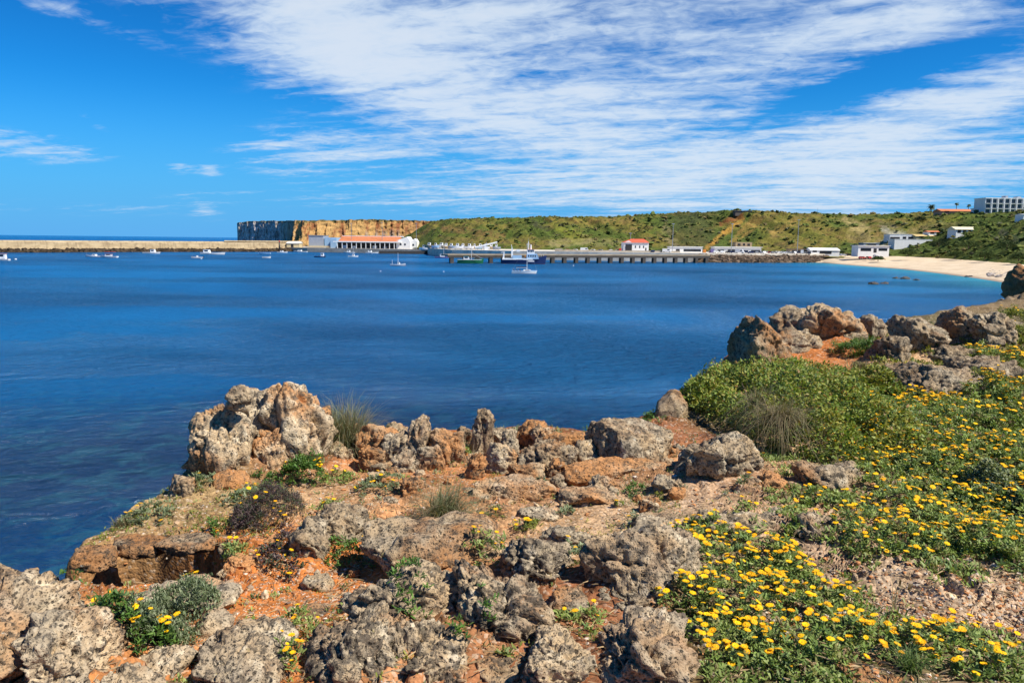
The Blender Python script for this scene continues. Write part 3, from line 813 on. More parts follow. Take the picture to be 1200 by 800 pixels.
# hotel
Y = 590; k = mpx(Y); O = (at_y(1155, 252, Y)[0], Y, at_y(1180, 252.5, Y)[2]); x_ = lambda p: (p - 1155) * k
r_ = thing('hotel', 'three storey white hotel with rows of dark balconies on the hilltop', 'hotel', O)
H = at_y(1180, 232.5, Y)[2] - O[2]
MB().box(0, x_(1235), 1.6, 16, -3, H, WALLW).obj('wall', r_)
MB().box(-0.3, x_(1235.5), 1.2, 16.4, H, H + 0.5, WHITE).obj('roof', r_)
MB().box(x_(1181), x_(1184), 5, 10, H + 0.5, H + 2.2, GREYW).obj('roof_hut', r_)
MB().box(x_(1195), x_(1199), 5, 10, H + 0.5, H + 1.8, GREYW).obj('roof_hut', r_)
for fl_ in range(3):
    z0 = H - (fl_ + 1) * H / 3.35; z1 = z0 + H / 3.35
    MB().box(0, x_(1235), 0, 1.58, z0 - 0.15, z0 + 0.15, WHITE).obj('balcony_slab', r_)
    for i in range(11):
        xa = x_(1155.8 + i * 7.2)
        MB().box(xa, xa + 4.6 * k, 1.5, 1.585, z0 + 0.2, z1 - 0.6, GLASSD).obj('window', r_)
        MB().box(xa + 5.2 * k, xa + 6.2 * k, 0.1, 1.58, z0 + 0.16, z1 - 0.16, WALLW).obj('partition', r_)

# ------------------------------------------------------------------ pier on piles
PA, PB = at_z(525, 308.6, 0), at_z(832, 308.2, 0)
ax = Vector((PB[0] - PA[0], PB[1] - PA[1], 0)); LP = ax.length; rzp = math.atan2(ax.y, ax.x)
r_ = thing('pier', 'long concrete pier standing on rows of thick dark piles', 'pier', (PA[0], PA[1], 0), rzp)
m_deck = paint('pier deck', (0.36, 0.29, 0.20), 0.9, var=0.3, scale=0.2)
MB().box(0, LP, 0.4, 11, 3.6, 4.5, m_deck).obj('deck', r_)
MB().box(0, LP, -0.1, 0.38, 2.9, 4.2, CONCD).obj('fender_beam', r_)
MB().box(0, LP, 0.5, 0.9, 4.5, 4.85, m_deck).obj('kerb', r_)
npile = 23
for i in range(npile):
    xx = 2.2 + i * (LP - 4.4) / (npile - 1)
    MB().box(xx - 0.95, xx + 0.95, 0.0, 2.2, -2, 3.59, CONCD).obj('pile', r_)
for i in range(10):
    xx = 60 + i * (LP - 66) / 9
    MB().tube((xx, 1.3, 4.5), (xx, 1.3, 5.0), 0.22, 0.3, YELW, 8).obj('bollard', r_)
Ysh = at_y(640, 290, 486)
r_ = thing('sea_wall', 'low sunlit concrete parapet running behind the pier', 'wall', (at_y(700, 290, 488)[0], 488, 5.4))
MB().box(-24, 52, 0, 1.2, 0, 1.0, CONC).obj('wall', r_)

# lamp masts
for (p, pt, pb, Y, lab) in [(788, 262.5, 293, 505, 'tall lamp mast behind the low white shed next to the boathouse'), (857, 262.5, 294, 508, 'tall lamp mast at the front of the longest white shed'), (934.5, 258, 295, 506, 'tallest lamp mast among the parked cars near the canteen'),
                            (488, 262, 290, 650, 'thin lamp mast beside the white gable of the harbour hall'), (448, 261, 286, 672, 'thin lamp mast rising behind the orange roof near its right end'), (412, 262, 286, 672, 'thin lamp mast rising behind the orange roof near its left end'), (738.5, 273.5, 292, 512, 'short mast close behind the red roofed boathouse'), (553, 283, 292, 505, 'short pole above the boats laid up behind the green fishing boat'), (955.5, 243.5, 251.5, 705, 'lone thin mast on the bare ridge skyline')]:
    zb, zt = at_y(p, pb, Y)[2] - 2.5, at_y(p, pt, Y)[2]
    r_ = thing('lamp_mast', lab, 'lamp post', base_pt(p, Y, zb), group='lamp masts of the port')
    h = zt - zb
    MB().tube((0, 0, 0), (0, 0, h), 0.24 if h > 10 else 0.12, 0.13 if h > 10 else 0.08, STEEL, 6).obj('pole', r_)
    if h > 10:
        MB().box(-0.9, 0.9, -0.25, 0.25, h - 0.1, h + 0.3, STEEL).obj('lamp_head', r_)

# ------------------------------------------------------------------ boats
BOATW = paint('shaded white gelcoat', (0.60, 0.61, 0.60), 0.45)  # white darkened evenly, the hulls' shading put into the colour
def hull_mesh(L, B, H, bow=1.5, m_=WHITE, bottom=None, stripe=None, keel=0.5, stern=0.8, n=14, round_bow=2.2):
    """bow towards +x, waterline at z = 0"""
    mb_ = MB(); secs = []
    for i in range(n + 1):
        u = i / n
        half = B / 2 * (stern + (1 - stern) * min(u / 0.35, 1)) * max(0.02, (1 - max(0, (u - 0.4) / 0.6) ** round_bow))
        sheer = H * (1.0 + 0.12 * (1 - u) ** 2 + (bow - 1) * max(0, (u - 0.35) / 0.65) ** 2)
        rake = max(0, (u - 0.6) / 0.4) ** 2 * L * 0.06
        x = -L / 2 + L * u
        secs.append([(x - rake, 0, -keel), (x - rake * 0.7, half * 0.72, -keel * 0.3), (x - rake * 0.45, half * 0.9, H * 0.12), (x - rake * 0.1, half * 0.98, sheer * 0.72), (x, half, sheer), (x, half * 0.88, sheer), (x, half * 0.86, sheer * 0.72)])
    R = len(secs[0])
    for sgn in (1, -1):
        v = [(a, b_ * sgn, c) for s_ in secs for a, b_, c in s_]
        for j, mm in enumerate([bottom or m_, bottom or m_, m_, stripe or m_, m_, m_]):
            f = []
            for i in range(n):
                q4 = (i * R + j, (i + 1) * R + j, (i + 1) * R + j + 1, i * R + j + 1)
                f.append(q4 if sgn < 0 else q4[::-1])
            mb_.add(v, f, mm)
    # transom and inner deck
    s0 = secs[0]
    mb_.add([(a, b_, c) for a, b_, c in s0[:5]] + [(a, -b_, c) for a, b_, c in s0[:5][::-1]], [tuple(range(10))], m_)
    dk = [(s_[6][0], s_[6][1], s_[6][2]) for s_ in secs]
    v = dk + [(a, -b_, c) for a, b_, c in dk]
    return mb_, [(v, [(i, i + 1, n + 2 + i, n + 1 + i) for i in range(n)])]
def make_boat(label, px, py, L, B, H, face=1, hullm=WHITE, bottom=None, stripe=None, deckm=None, cat='boat', name='motor_boat', bow=1.5, rot=0.0, group=None):
    P = at_z(px, py, 0)
    r_ = thing(name, label, cat, (P[0], P[1], 0), (0 if face > 0 else PI) + math.radians(rot), group)
    hullm = BOATW if hullm is WHITE else hullm
    mb_, dk = hull_mesh(L, B, H, bow, hullm, bottom, stripe)
    mb_.obj('hull', r_, smooth=False)
    d = MB(); d.add(dk[0][0], dk[0][1], deckm or WHITE); d.obj('deck', r_)
    return r_
def cabin(r_, x0, x1, w, z0, z1, m_=WHITE, rake=0.3, glass=True, roof=None):
    c = MB().prism([(x0, z0), (x1, z0), (x1 - rake, z1), (x0 + 0.05, z1)], -w / 2, w / 2, m_).obj('cabin', r_)
    if glass:
        zm = z0 + (z1 - z0) * 0.5; zq = z0 + (z1 - z0) * 0.86
        for s_ in (-1, 1):
            MB().box(x0 + 0.2 * (x1 - x0), x0 + 0.82 * (x1 - x0) - rake * 0.5, s_ * w / 2 - (0.03 if s_ < 0 else -0.005), s_ * w / 2 + (0.03 if s_ > 0 else -0.005), zm, zq, GLASSD).obj('window', c)
    if roof is not None:
        MB().box(x0 - 0.2, x1 - rake + 0.25, -w / 2 - 0.15, w / 2 + 0.15, z1 + 0.005, z1 + 0.12, roof).obj('roof', c)
    return c

# sailing yacht with crew
r_ = make_boat('white sailing yacht under bare mast with three people in its cockpit', 614.5, 320.6, 9.2, 2.9, 0.9, 1, WHITE, None, LBLUE, None, 'sailboat', 'sailing_yacht', 1.45)
c = cabin(r_, -0.4, 2.9, 1.8, 0.85, 1.45, WHITE, 0.9)
MB().tube((0.9, 0, 1.4), (0.9, 0, 11.0), 0.09, 0.06, WHITE, 6).obj('mast', r_)
MB().tube((0.85, 0, 2.2), (-3.0, 0, 2.15), 0.09, 0.08, WHITE, 6).obj('boom', r_)
MB().tube((0.8, 0, 2.42), (-2.9, 0, 2.36), 0.16, 0.12, BLUEH, 6).obj('furled_sail', r_)
MB().tube((0.9, 0, 10.9), (4.5, 0, 1.4), 0.03, 0.03, STEEL, 4).obj('forestay', r_)
MB().tube((0.9, 0, 10.9), (-4.4, 0, 1.1), 0.02, 0.02, STEEL, 4).obj('backstay', r_)
for s_ in (-1, 1): MB().tube((-4.4, s_ * 1.0, 0.9), (-4.4, s_ * 1.0, 1.7), 0.03, 0.03, STEEL, 5).obj('pushpit_rail', r_)
yacht_loc = r_.location.copy()

def person(label, loc, rz, seated=True, shirt=CLOTH, trousers=CLOTH):
    """one continuous skinned figure"""
    z = 0.0
    if seated:
        J = dict(pel=(0, 0, .12), ch=(0, 0.02, .48), nk=(0, 0.0, .62), hd=(0, -.03, .74), top=(0, -.03, .84),
                 sl=(-.17, .02, .55), el=(-.24, -.06, .30), hl=(-.16, -.28, .22), sr=(.17, .02, .55), er=(.24, -.06, .30), hr=(.16, -.28, .22),
                 kl=(-.12, -.42, .12), fl=(-.12, -.44, -.30), tl=(-.12, -.58, -.33), kr=(.12, -.42, .12), fr=(.12, -.44, -.30), tr=(.12, -.58, -.33))
    else:
        J = dict(pel=(0, 0, .92), ch=(0, 0.02, 1.28), nk=(0, 0.0, 1.44), hd=(0, -.02, 1.56), top=(0, -.02, 1.68),
                 sl=(-.18, .02, 1.38), el=(-.25, .0, 1.10), hl=(-.22, -.14, .88), sr=(.18, .02, 1.38), er=(.25, .0, 1.10), hr=(.22, -.14, .88),
                 kl=(-.10, -.02, .48), fl=(-.11, .02, .06), tl=(-.11, -.14, .03), kr=(.10, -.02, .48), fr=(.11, .02, .06), tr=(.11, -.14, .03))
    R = dict(pel=.145, ch=.155, nk=.06, hd=.10, top=.07, sl=.075, el=.05, hl=.04, sr=.075, er=.05, hr=.04, kl=.07, fl=.05, tl=.04, kr=.07, fr=.05, tr=.04)
    E_ = [('pel', 'ch'), ('ch', 'nk'), ('nk', 'hd'), ('hd', 'top'), ('ch', 'sl'), ('sl', 'el'), ('el', 'hl'), ('ch', 'sr'), ('sr', 'er'), ('er', 'hr'), ('pel', 'kl'), ('kl', 'fl'), ('fl', 'tl'), ('pel', 'kr'), ('kr', 'fr'), ('fr', 'tr')]
    K = list(J); me = bpy.data.meshes.new('person')
    me.from_pydata([J[k_] for k_ in K], [(K.index(a), K.index(b_)) for a, b_ in E_], [])
    o = bpy.data.objects.new('person', me); C.objects.link(o)
    sk = o.modifiers.new('skin', 'SKIN')
    for i, k_ in enumerate(K):
        me.skin_vertices[0].data[i].radius = (R[k_], R[k_]); me.skin_vertices[0].data[i].use_root = (k_ == 'pel')
    su_ = o.modifiers.new('sub', 'SUBSURF'); su_.levels = su_.render_levels = 1
    dg = bpy.context.evaluated_depsgraph_get(); m2 = bpy.data.meshes.new_from_object(o.evaluated_get(dg))
    o.modifiers.clear(); o.data = m2
    m2.materials.clear(); m2.materials.append(shirt); m2.materials.append(SKIN); m2.materials.append(trousers)
    zh = J['nk'][2] + 0.03
    for p_ in m2.polygons:
        c_ = p_.center
        p_.material_index = 1 if c_.z > zh or (abs(c_.x) > .14 and (Vector(c_) - Vector(J['hl'])).length < .07) or ((Vector(c_) - Vector(J['hr'])).length < .07) else (2 if (c_.z < J['pel'][2] - 0.02 or (seated and c_.y < -.2 and c_.z < .2)) else 0)
        p_.use_smooth = True
    o.location = loc; o.rotation_euler = (0, 0, rz)
    return tag(o, label, 'person')
person('sailor in dark clothing seated at the very stern of the yacht', (yacht_loc.x - 3.9, yacht_loc.y, 0.95), PI / 2)
person('sailor in dark clothing seated in the middle of the three aboard the yacht', (yacht_loc.x - 2.8, yacht_loc.y - 0.55, 0.95), PI * 0.55)
person('sailor in dark red clothing seated just behind the yacht cabin', (yacht_loc.x - 1.7, yacht_loc.y + 0.3, 1.0), PI * 0.4, True, paint('dark red clothing', (0.12, 0.02, 0.02), 0.9))

# blue trawler
PT = at_z(614, 308.6, 0)
r_ = make_boat('large navy blue and white trawler moored along the pier', 614, 309.2, 23.2, 6.4, 2.1, 1, BLUEH, paint('antifouling red', (0.28, 0.04, 0.03), 0.6), None, LBLUE, 'trawler', 'trawler', 2.15)
MB().box(-11.2, 4.5, -3.15, 3.15, 2.12, 2.75, WHITE).obj('bulwark', r_)
w_ = MB().prism([(1.2, 2.2), (7.6, 2.6), (6.6, 5.2), (1.4, 5.2)], -2.5, 2.5, LBLUE).obj('deckhouse', r_)
for i in range(4): MB().box(2.0 + i * 1.15, 2.6 + i * 1.15, -2.54, -2.505, 3.7, 4.5, GLASSD).obj('window', w_)
w_ = MB().prism([(1.6, 5.2), (5.6, 5.2), (5.0, 7.3), (1.7, 7.3)], -2.0, 2.0, WHITE).obj('wheelhouse', r_)
for i in range(4): MB().box(1.9 + i * 0.8, 2.45 + i * 0.8, -2.04, -2.005, 6.1, 6.9, GLASSD).obj('window', w_)
MB().box(1.3, 5.4, -2.2, 2.2, 7.3, 7.45, ORNG).obj('wheelhouse_roof', r_)
MB().tube((2.2, 0, 7.4), (2.2, 0, 11.5), 0.30, 0.16, WHITE, 8).obj('mast', r_)
MB().tube((3.4, 0.6, 7.4), (3.4, 0.6, 9.8), 0.5, 0.4, WHITE, 8).obj('funnel', r_)
MB().tube((1.3, 0, 10.0), (3.2, 0, 10.0), 0.08, 0.08, WHITE, 5).obj('crosstree', r_)
MB().tube((2.2, 0, 11.4), (2.2, 0, 13.0), 0.07, 0.05, STEEL, 5).obj('aerial', r_)
MB().box(-5.8, -1.2, -2.4, 2.4, 2.3, 4.4, LBLUE).obj('winch_house', r_)
MB().prism([(-6.6, 2.7), (-5.6, 2.7), (-5.9, 8.0), (-6.5, 8.0)], -0.5, 0.5, WHITE).obj('derrick_post', r_)
MB().tube((-6.2, 0, 7.8), (-6.6, 0, 9.8), 0.14, 0.1, WHITE, 6).obj('derrick_top', r_)
MB().tube((-6.0, 0, 6.4), (-2.0, 0, 7.2), 0.14, 0.12, WHITE, 6).obj('derrick_boom', r_)
MB().box(-3.9, -2.2, -0.9, 0.9, 6.2, 7.3, WHITE).obj('net_drum', r_)
MB().prism([(-11.0, 2.7), (-10.2, 2.7), (-10.0, 6.0), (-10.5, 6.0)], -2.6, 2.6, WHITE).obj('stern_gantry', r_)
MB().tube((-10.2, 0, 5.9), (-11.9, 0, 5.6), 0.2, 0.15, WHITE, 6).obj('stern_davit', r_)
for i in range(5): MB().tube((5.0 + i * 1.25, -2.9 + i * 0.42, 3.1 + i * 0.25), (5.0 + i * 1.25, -2.9 + i * 0.42, 4.0 + i * 0.25), 0.06, 0.06, WHITE, 5).obj('stanchion', r_)
MB().box(2.0, 5.2, -3.17, -3.14, 1.2, 1.75, WHITE).obj('name_board', r_)
MB().tube((0.6, -3.2, 4.0), (0.6, -3.35, 4.0), 0.42, 0.42, ORNG, 12).obj('lifebuoy', r_)

# green fishing boat
r_ = make_boat('green hulled wooden fishing boat beside the seaward end of the pier', 551.5, 308.7, 13.4, 4.2, 1.9, 1, GREENH, None, None, paint('deck boards', (0.25, 0.18, 0.1), 0.8), 'fishing boat', 'fishing_boat', 1.35)
MB().box(-6.6, 5.8, -2.12, -2.02, 1.85, 2.05, WHITE).obj('rubbing_strake', r_)
cabin(r_, -3.6, -0.6, 2.4, 1.7, 3.6, WHITE, 0.4, True, GREENH)
MB().tube((0.4, 0, 1.6), (0.4, 0, 7.6), 0.12, 0.07, WHITE, 6).obj('mast', r_)
MB().tube((0.4, 0, 5.6), (5.6, 0, 2.6), 0.06, 0.05, STEEL, 5).obj('forestay', r_)
MB().box(1.6, 4.4, -1.3, 1.3, 1.7, 2.5, paint('stacked nets', (0.05, 0.09, 0.07), 0.95, var=0.5, scale=3)).obj('net_heap', r_)
for i in range(7): MB().tube((-5.5 + i * 1.7, -2.0, 2.0), (-5.5 + i * 1.7, -2.0, 2.8), 0.05, 0.05, STEEL, 4).obj('stanchion', r_)

def small(label, px, py, plen, face=1, hullm=WHITE, stripe=None, cab=None, top=None, extra=None, name='motor_boat', group='small boats at anchor in the bay', rot=0, cat='boat'):
    L = plen * at_z(px, py, 0)[1] / F
    r_ = make_boat(label, px, py, L, max(1.7, L * 0.30), max(0.7, L * 0.072), face, hullm, None, stripe, None, cat, name, 1.5, rot, group)
    Hh = max(0.7, L * 0.072)
    if cab:
        a, b_, h = cab
        cabin(r_, a * L, b_ * L, L * 0.2, Hh * 0.85, Hh + h, top if top is not None and extra == 'solid' else WHITE, L * 0.05, True, top)
    if extra == 'mast': MB().tube((0, 0, Hh), (0, 0, Hh + L * 0.75), 0.08, 0.05, WHITE, 6).obj('mast', r_)
    if extra == 'outboard':
        MB().box(-L * 0.56, -L * 0.5, -0.22, 0.22, -0.2, Hh + 0.5, BLACK).obj('outboard_motor', r_)
        MB().box(-L * 0.1, L * 0.06, -0.4, 0.4, Hh * 0.8, Hh + 0.7, WHITE).obj('console', r_)
    if extra == 'awning':
        MB().box(-L * 0.42, L * 0.12, -L * 0.13, L * 0.13, Hh + 1.75, Hh + 1.9, top).obj('awning', r_)
        for sx in (-0.4, 0.1):
            for sy in (-0.12, 0.12): MB().tube((sx * L, sy * L, Hh), (sx * L, sy * L, Hh + 1.76), 0.05, 0.05, STEEL, 5).obj('awning_post', r_)
    MB().tube((L * 0.3, -L * 0.05, Hh * 1.1), (L * 0.44, 0, Hh * 1.6 + 0.5), 0.04, 0.04, STEEL, 4).obj('bow_rail', r_)
    return r_
r_ = small('white and navy cabin boat with an orange roof cut by the picture edge', 1.5, 305.2, 19, -1, WHITE, BLUEH, (-0.3, 0.16, 2.4), ORNG)
small('grey white open work boat alongside the red canopied one', 110.5, 301.3, 21, -1, paint('pale grey hull', (0.55, 0.56, 0.60), 0.5), None, (-0.12, 0.1, 0.9), None)
r_ = small('white boat with a red canopy over its deck', 127.5, 301.7, 20, -1, WHITE, PURP, (-0.2, 0.2, 1.2), REDP, None)
MB().box(-3.6, 1.8, -1.3, 1.3, 3.0, 3.15, REDP).obj('canopy', r_)
small('white motor boat with a small raised cabin close under the breakwater', 178, 297.2, 20, 1, WHITE, None, (-0.05, 0.22, 1.9), WHITE)
small('small grey dinghy with a black outboard lying in front of the long white cruiser', 231, 302.6, 13, -1, paint('grey dinghy hull', (0.42, 0.44, 0.48), 0.5), None, None, None, 'outboard', rot=20)
small('long white motor cruiser with its cabin aft under the breakwater', 250, 298.3, 28, 1, WHITE, None, (-0.38, -0.12, 2.0), WHITE)
small('pale skiff lying alone off the breakwater end', 312.5, 302.4, 10, 1, WHITE, None, None, None, None)
small('pale blue open boat close in by the breakwater end', 310, 297.4, 14, -1, LBLUE, None, None, None, None)
small('dark blue fishing boat with a white cabin at its right end', 375, 301.6, 13, 1, BLUEH, None, (0.1, 0.36, 1.9), WHITE)
small('small white boat with a short mast in front of the long harbour hall', 414, 301.2, 12, 1, WHITE, None, (-0.1, 0.15, 1.2), None, 'mast')
r_ = small('dark hulled launch with an awning frame anchored well out from the quay', 466.5, 311.6, 18, 1, paint('grey blue hull', (0.20, 0.26, 0.34), 0.5), WHITE, (-0.05, 0.12, 1.0), None, 'awning') if False else small('grey blue launch with two short masts anchored well out from the quay', 466.5, 311.6, 18, 1, paint('grey blue hull', (0.20, 0.26, 0.34), 0.5), WHITE, (-0.02, 0.14, 0.9), None, 'mast')
MB().tube((-2.6, 0, 0.7), (-2.6, 0, 2.7), 0.06, 0.05, WHITE, 5).obj('stern_pole', r_)
small('faded violet fishing boat between the hall quay and the green boat', 520, 302.4, 21, 1, PURP, None, (-0.2, 0.05, 1.5), WHITE, 'mast')
for (p, y, L, hm, f_, lab, cb) in [(396, 295.6, 12, WHITE, 1, 'white launch moored below the blue stair block', (-.1, .2, 1.3)), (409, 296.4, 13, WHITE, -1, 'white cabin boat moored at the left part of the dark arcade', (-.1, .2, 1.5)), (424, 296.2, 11, LBLUE, 1, 'light blue boat moored at the middle of the dark arcade', (-.2, .1, 1.3)),
                          (436, 296.8, 15, WHITE, 1, 'white boat with a cabin moored at the right part of the arcade', (-.3, .0, 1.6)), (331, 296.2, 12, WHITE, 1, 'small white boat moored under the dark beacon post', (-.2, .1, 1.0)), (352, 295.6, 16, WHITE, -1, 'white boat moored in front of the cream shed', (-.1, .2, 1.1))]:
    small(lab, p, y, L, f_, hm, None, cb, None, None, group='boats moored along the hall quay')
small('small white tender afloat behind the pier piles near the boathouse', 698, 303.6, 9, 1, WHITE, None, None, None, None, group='tenders behind the pier')
small('small white tender afloat behind the pier piles left of the other tender', 722, 303.8, 8, -1, WHITE, None, None, None, None, group='tenders behind the pier')
b_ = MB().box(at_y(446, 290, 636)[0], at_y(500, 290, 636)[0], 629, 636, -1, 2.4, CONCD).obj('landing_stage')
tag(b_, 'long dark floating landing stage in front of the white gable', 'pontoon')
for (p, y, rr, lab) in [(18.5, 304.2, 0.5, 'white mooring buoy beside the orange roofed cabin boat'), (138.5, 301.2, 0.4, 'white mooring buoy astern of the red canopied boat'), (236, 303.6, 0.35, 'white mooring buoy by the grey dinghy'), (446, 318, 0.22, 'small white buoy far out below the harbour hall'), (672, 311.5, 0.3, 'small white buoy in front of the pier near the trawler'), (520, 318.5, 0.22, 'small white buoy out below the violet boat')]:
    P = at_z(p, y, 0); V_, F_ = ico(2)
    o = link('buoy', mesh_np('buoy', V_ * np.array([rr, rr, rr * 0.85]), F_, WHITE), None, (P[0], P[1], rr * 0.25)); tag(o, lab, 'buoy', 'mooring buoys')

# ------------------------------------------------------------------ laid-up boats and cars on the port apron
rg = random.Random(4)
def dry_boat(px, Y, plen, z, hm, lab, face):
    L = plen * Y / F; B = L * 0.3; Hh = max(1.2, L * 0.17)
    r_ = thing('laid_up_boat', lab, 'boat', base_pt(px, Y, z + 0.9), (0 if face > 0 else PI) + rg.uniform(-.3, .3), 'boats laid up ashore')
    mb_, dk = hull_mesh(L, B, Hh, 1.4, hm, hm); mb_.obj('hull', r_)
    d = MB(); d.add(dk[0][0], dk[0][1], WHITE); d.obj('deck', r_)
    cabin(r_, -0.1 * L, 0.2 * L, B * 0.6, Hh * 0.8, Hh + 1.9, WHITE, L * 0.08)
    cr = MB()
    cr.box(-L * 0.3, -L * 0.22, -B * 0.4, B * 0.4, -0.9, 0.05, STEEL); cr.box(L * 0.15, L * 0.22, -B * 0.35, B * 0.35, -0.9, 0.0, STEEL); cr.box(-L * 0.3, L * 0.22, -0.08, 0.08, -0.6, -0.45, STEEL)
    cr.obj('cradle', r_)
places = ['first', 'second', 'third', 'fourth', 'fifth', 'sixth', 'seventh', 'eighth', 'ninth', 'tenth', 'eleventh', 'twelfth', 'thirteenth', 'fourteenth', 'fifteenth', 'sixteenth', 'seventeenth', 'eighteenth']
for i in range(14):
    p = 497 + i * 6.6 + rg.uniform(-1, 1); hm = [WHITE, TANW, LBLUE, WHITE, TANW, GREYW, WHITE, BLUEH][i % 8]
    cn = {WHITE: 'white', LBLUE: 'light blue', TANW: 'tan', GREYW: 'grey', BLUEH: 'navy'}[hm]
    dry_boat(p, (600 if i < 1 else 560 if i < 4 else 522) + rg.uniform(-8, 22), rg.uniform(8, 14), 3.6 if i < 1 else 5.4, hm, f'{cn} boat on a cradle ashore, {places[i]} from the hall gable', 1 if rg.random() < .5 else -1)
crane = thing('boat_hoist', 'white slanting boat hoist arm on the quay left of the trawler', 'crane', base_pt(570, 505, 5.4))
MB().box(-1.2, 1.2, -1.2, 1.2, 0, 2.4, WHITE).obj('base', crane)
MB().tube((-7.5, 0, 1.5), (7.0, 0, 5.2), 0.6, 0.5, WHITE, 6).obj('jib', crane)
MB().tube((0, 0, 2.3), (0, 0, 5.0), 0.3, 0.3, STEEL, 6).obj('mast', crane)

def car_meshes(w=1.75, l=4.2, h=1.45, van=False):
    pr = [(-l / 2, .35), (l / 2, .35), (l / 2, .78), (l * .30, .88), (l * .14, h - .02), (-l * .30, h), (-l * .46, .95), (-l / 2, .85)]
    if van: pr = [(-l / 2, .35), (l / 2, .35), (l / 2, .95), (l * .40, 1.1), (l * .30, h), (-l / 2 + .1, h)]
    return pr
def car(px, Y, z, m_, lab, van=False, rz=0.0):
    l, h = (5.6, 2.4) if van else (4.2, 1.45)
    r_ = thing('parked_van' if van else 'parked_car', lab, 'van' if van else 'car', base_pt(px, Y, z), rz, 'vehicles parked on the port apron')
    MB().prism(car_meshes(1.75, l, h, van), -.87, .87, m_).obj('body', r_)
    zz = (1.35, 1.95) if van else (0.95, 1.33)
    MB().box(l * .05, l * (.30 if van else .13), -.885, .885, zz[0], zz[1], GLASSD).obj('window', r_)
    if not van: MB().box(-l * .28, -l * .01, -.885, .885, .95, 1.33, GLASSD).obj('window', r_)
    for sx in (-.3, .3):
        for sy in (-.88, .66): MB().tube((sx * l, sy, .32), (sx * l, sy + .22, .32), .32, .32, BLACK, 10).obj('wheel', r_)
cols = [('white', WHITE), ('silver', paint('silver car paint', (0.45, 0.46, 0.48), 0.3)), ('white', WHITE), ('dark blue', BLUEH), ('white', WHITE), ('black', paint('black car paint', (0.02, 0.02, 0.025), 0.25)), ('grey', paint('grey car paint', (0.2, 0.21, 0.23), 0.3)), ('red', paint('red car paint', (0.35, 0.02, 0.02), 0.3))]
def row(p0, p1, n, Y, z, where, seed):
    q_ = random.Random(seed)
    for i in range(n):
        cn, cm = cols[q_.randrange(len(cols))]; van = q_.random() < .22
        if van: cn, cm = 'white', WHITE
        car(p0 + (p1 - p0) * (i + .5) / n + q_.uniform(-.8, .8), Y + q_.uniform(-3, 3), z, cm, f'{cn} {"van" if van else "car"} parked {where}, {places[i]} from the headland end', van, q_.uniform(-.5, .5) + (PI / 2 if q_.random() < .3 else 0))
row(829, 838, 1, 500, 5.4, 'between the two white sheds', 1)
row(893, 950, 14, 500, 5.4, 'between longest shed and canteen', 3)
row(836, 898, 9, 488, 5.4, 'before the longest shed', 5)
row(985, 1008, 3, 492, 4.4, 'by the canteen above the sand', 6)
row(1008, 1030, 3, 458, 3.4, 'below the beach restaurant', 9)
row(762, 786, 3, 490, 5.4, 'between boathouse and low shed', 8)
row(650, 730, 8, 496, 5.4, 'on the apron before the boathouse', 12)
for i, (p, w, hh, m_, lab) in enumerate([(655, 9, 1.6, CONC, 'pale concrete block heap right of the trawler'), (668, 12, 1.2, TANW, 'flat tan pile of fish boxes on the apron'), (727, 3, 2.2, REDP, 'red container in front of the boathouse doorway'), (835, 4, 2.4, PURP, 'violet container beside the low white shed'), (826, 3.5, 2.2, ORNG, 'orange container at the end of the pier apron'), (716, 5, 1.3, CONC, 'stack of pale slabs on the apron left of the boathouse')]):
    O = base_pt(p, 494, 5.4)
    r_ = thing('container' if 'container' in lab else 'pallet_pile', lab, 'container' if 'container' in lab else 'pile', O)
    MB().box(-w / 2 * .54, w / 2 * .54, 0, 2.4, 0.12, hh, m_).obj('body', r_)
    MB().box(-w / 2 * .54 + .1, w / 2 * .54 - .1, 0.1, 2.3, 0, 0.115, BLACK).obj('skid', r_)
    if 'container' in lab: MB().box(-w / 2 * .5, -w / 2 * .05, -0.06, -0.012, 0.3, hh - .15, m_).obj('door', r_)

# rocks awash off the beach
rg2 = np.random.default_rng(3)
for (p, y, w, hh, lab) in [(1024, 333.2, 12, 3.2, 'black rock awash, the nearest and largest off the beach'), (1036.5, 332.6, 10, 2.4, 'black rock awash just right of the largest one'), (1050, 326.5, 9, 1.8, 'black flat rock awash at the left of the farther pair'), (1061, 327, 12, 2.6, 'black rock awash in the middle of the farther group'), (1074, 328.4, 8, 1.8, 'small black rock awash at the right of the farther group'), (1136, 324.6, 12, 1.6, 'low dark ledge awash at the edge of the sand'), (1146, 323.6, 7, 3.0, 'small dark rock on the wet sand')]:
    P = at_z(p, y, 0); Y = P[1]; k = mpx(Y); V_, F_ = ico(4)
    V2 = V_ * np.array([w * k / 2, w * k * .35, hh * k])
    V2 = V2 + V_ * (fbm(V2 / (w * k * .22) + p, 4, 3) * w * k * .14)[:, None]
    o = link('sea_rock', mesh_np('sea_rock', V2, F_, CONCD), None, (P[0], Y, -0.1)); tag(o, lab, 'rock', 'rocks awash off the beach')
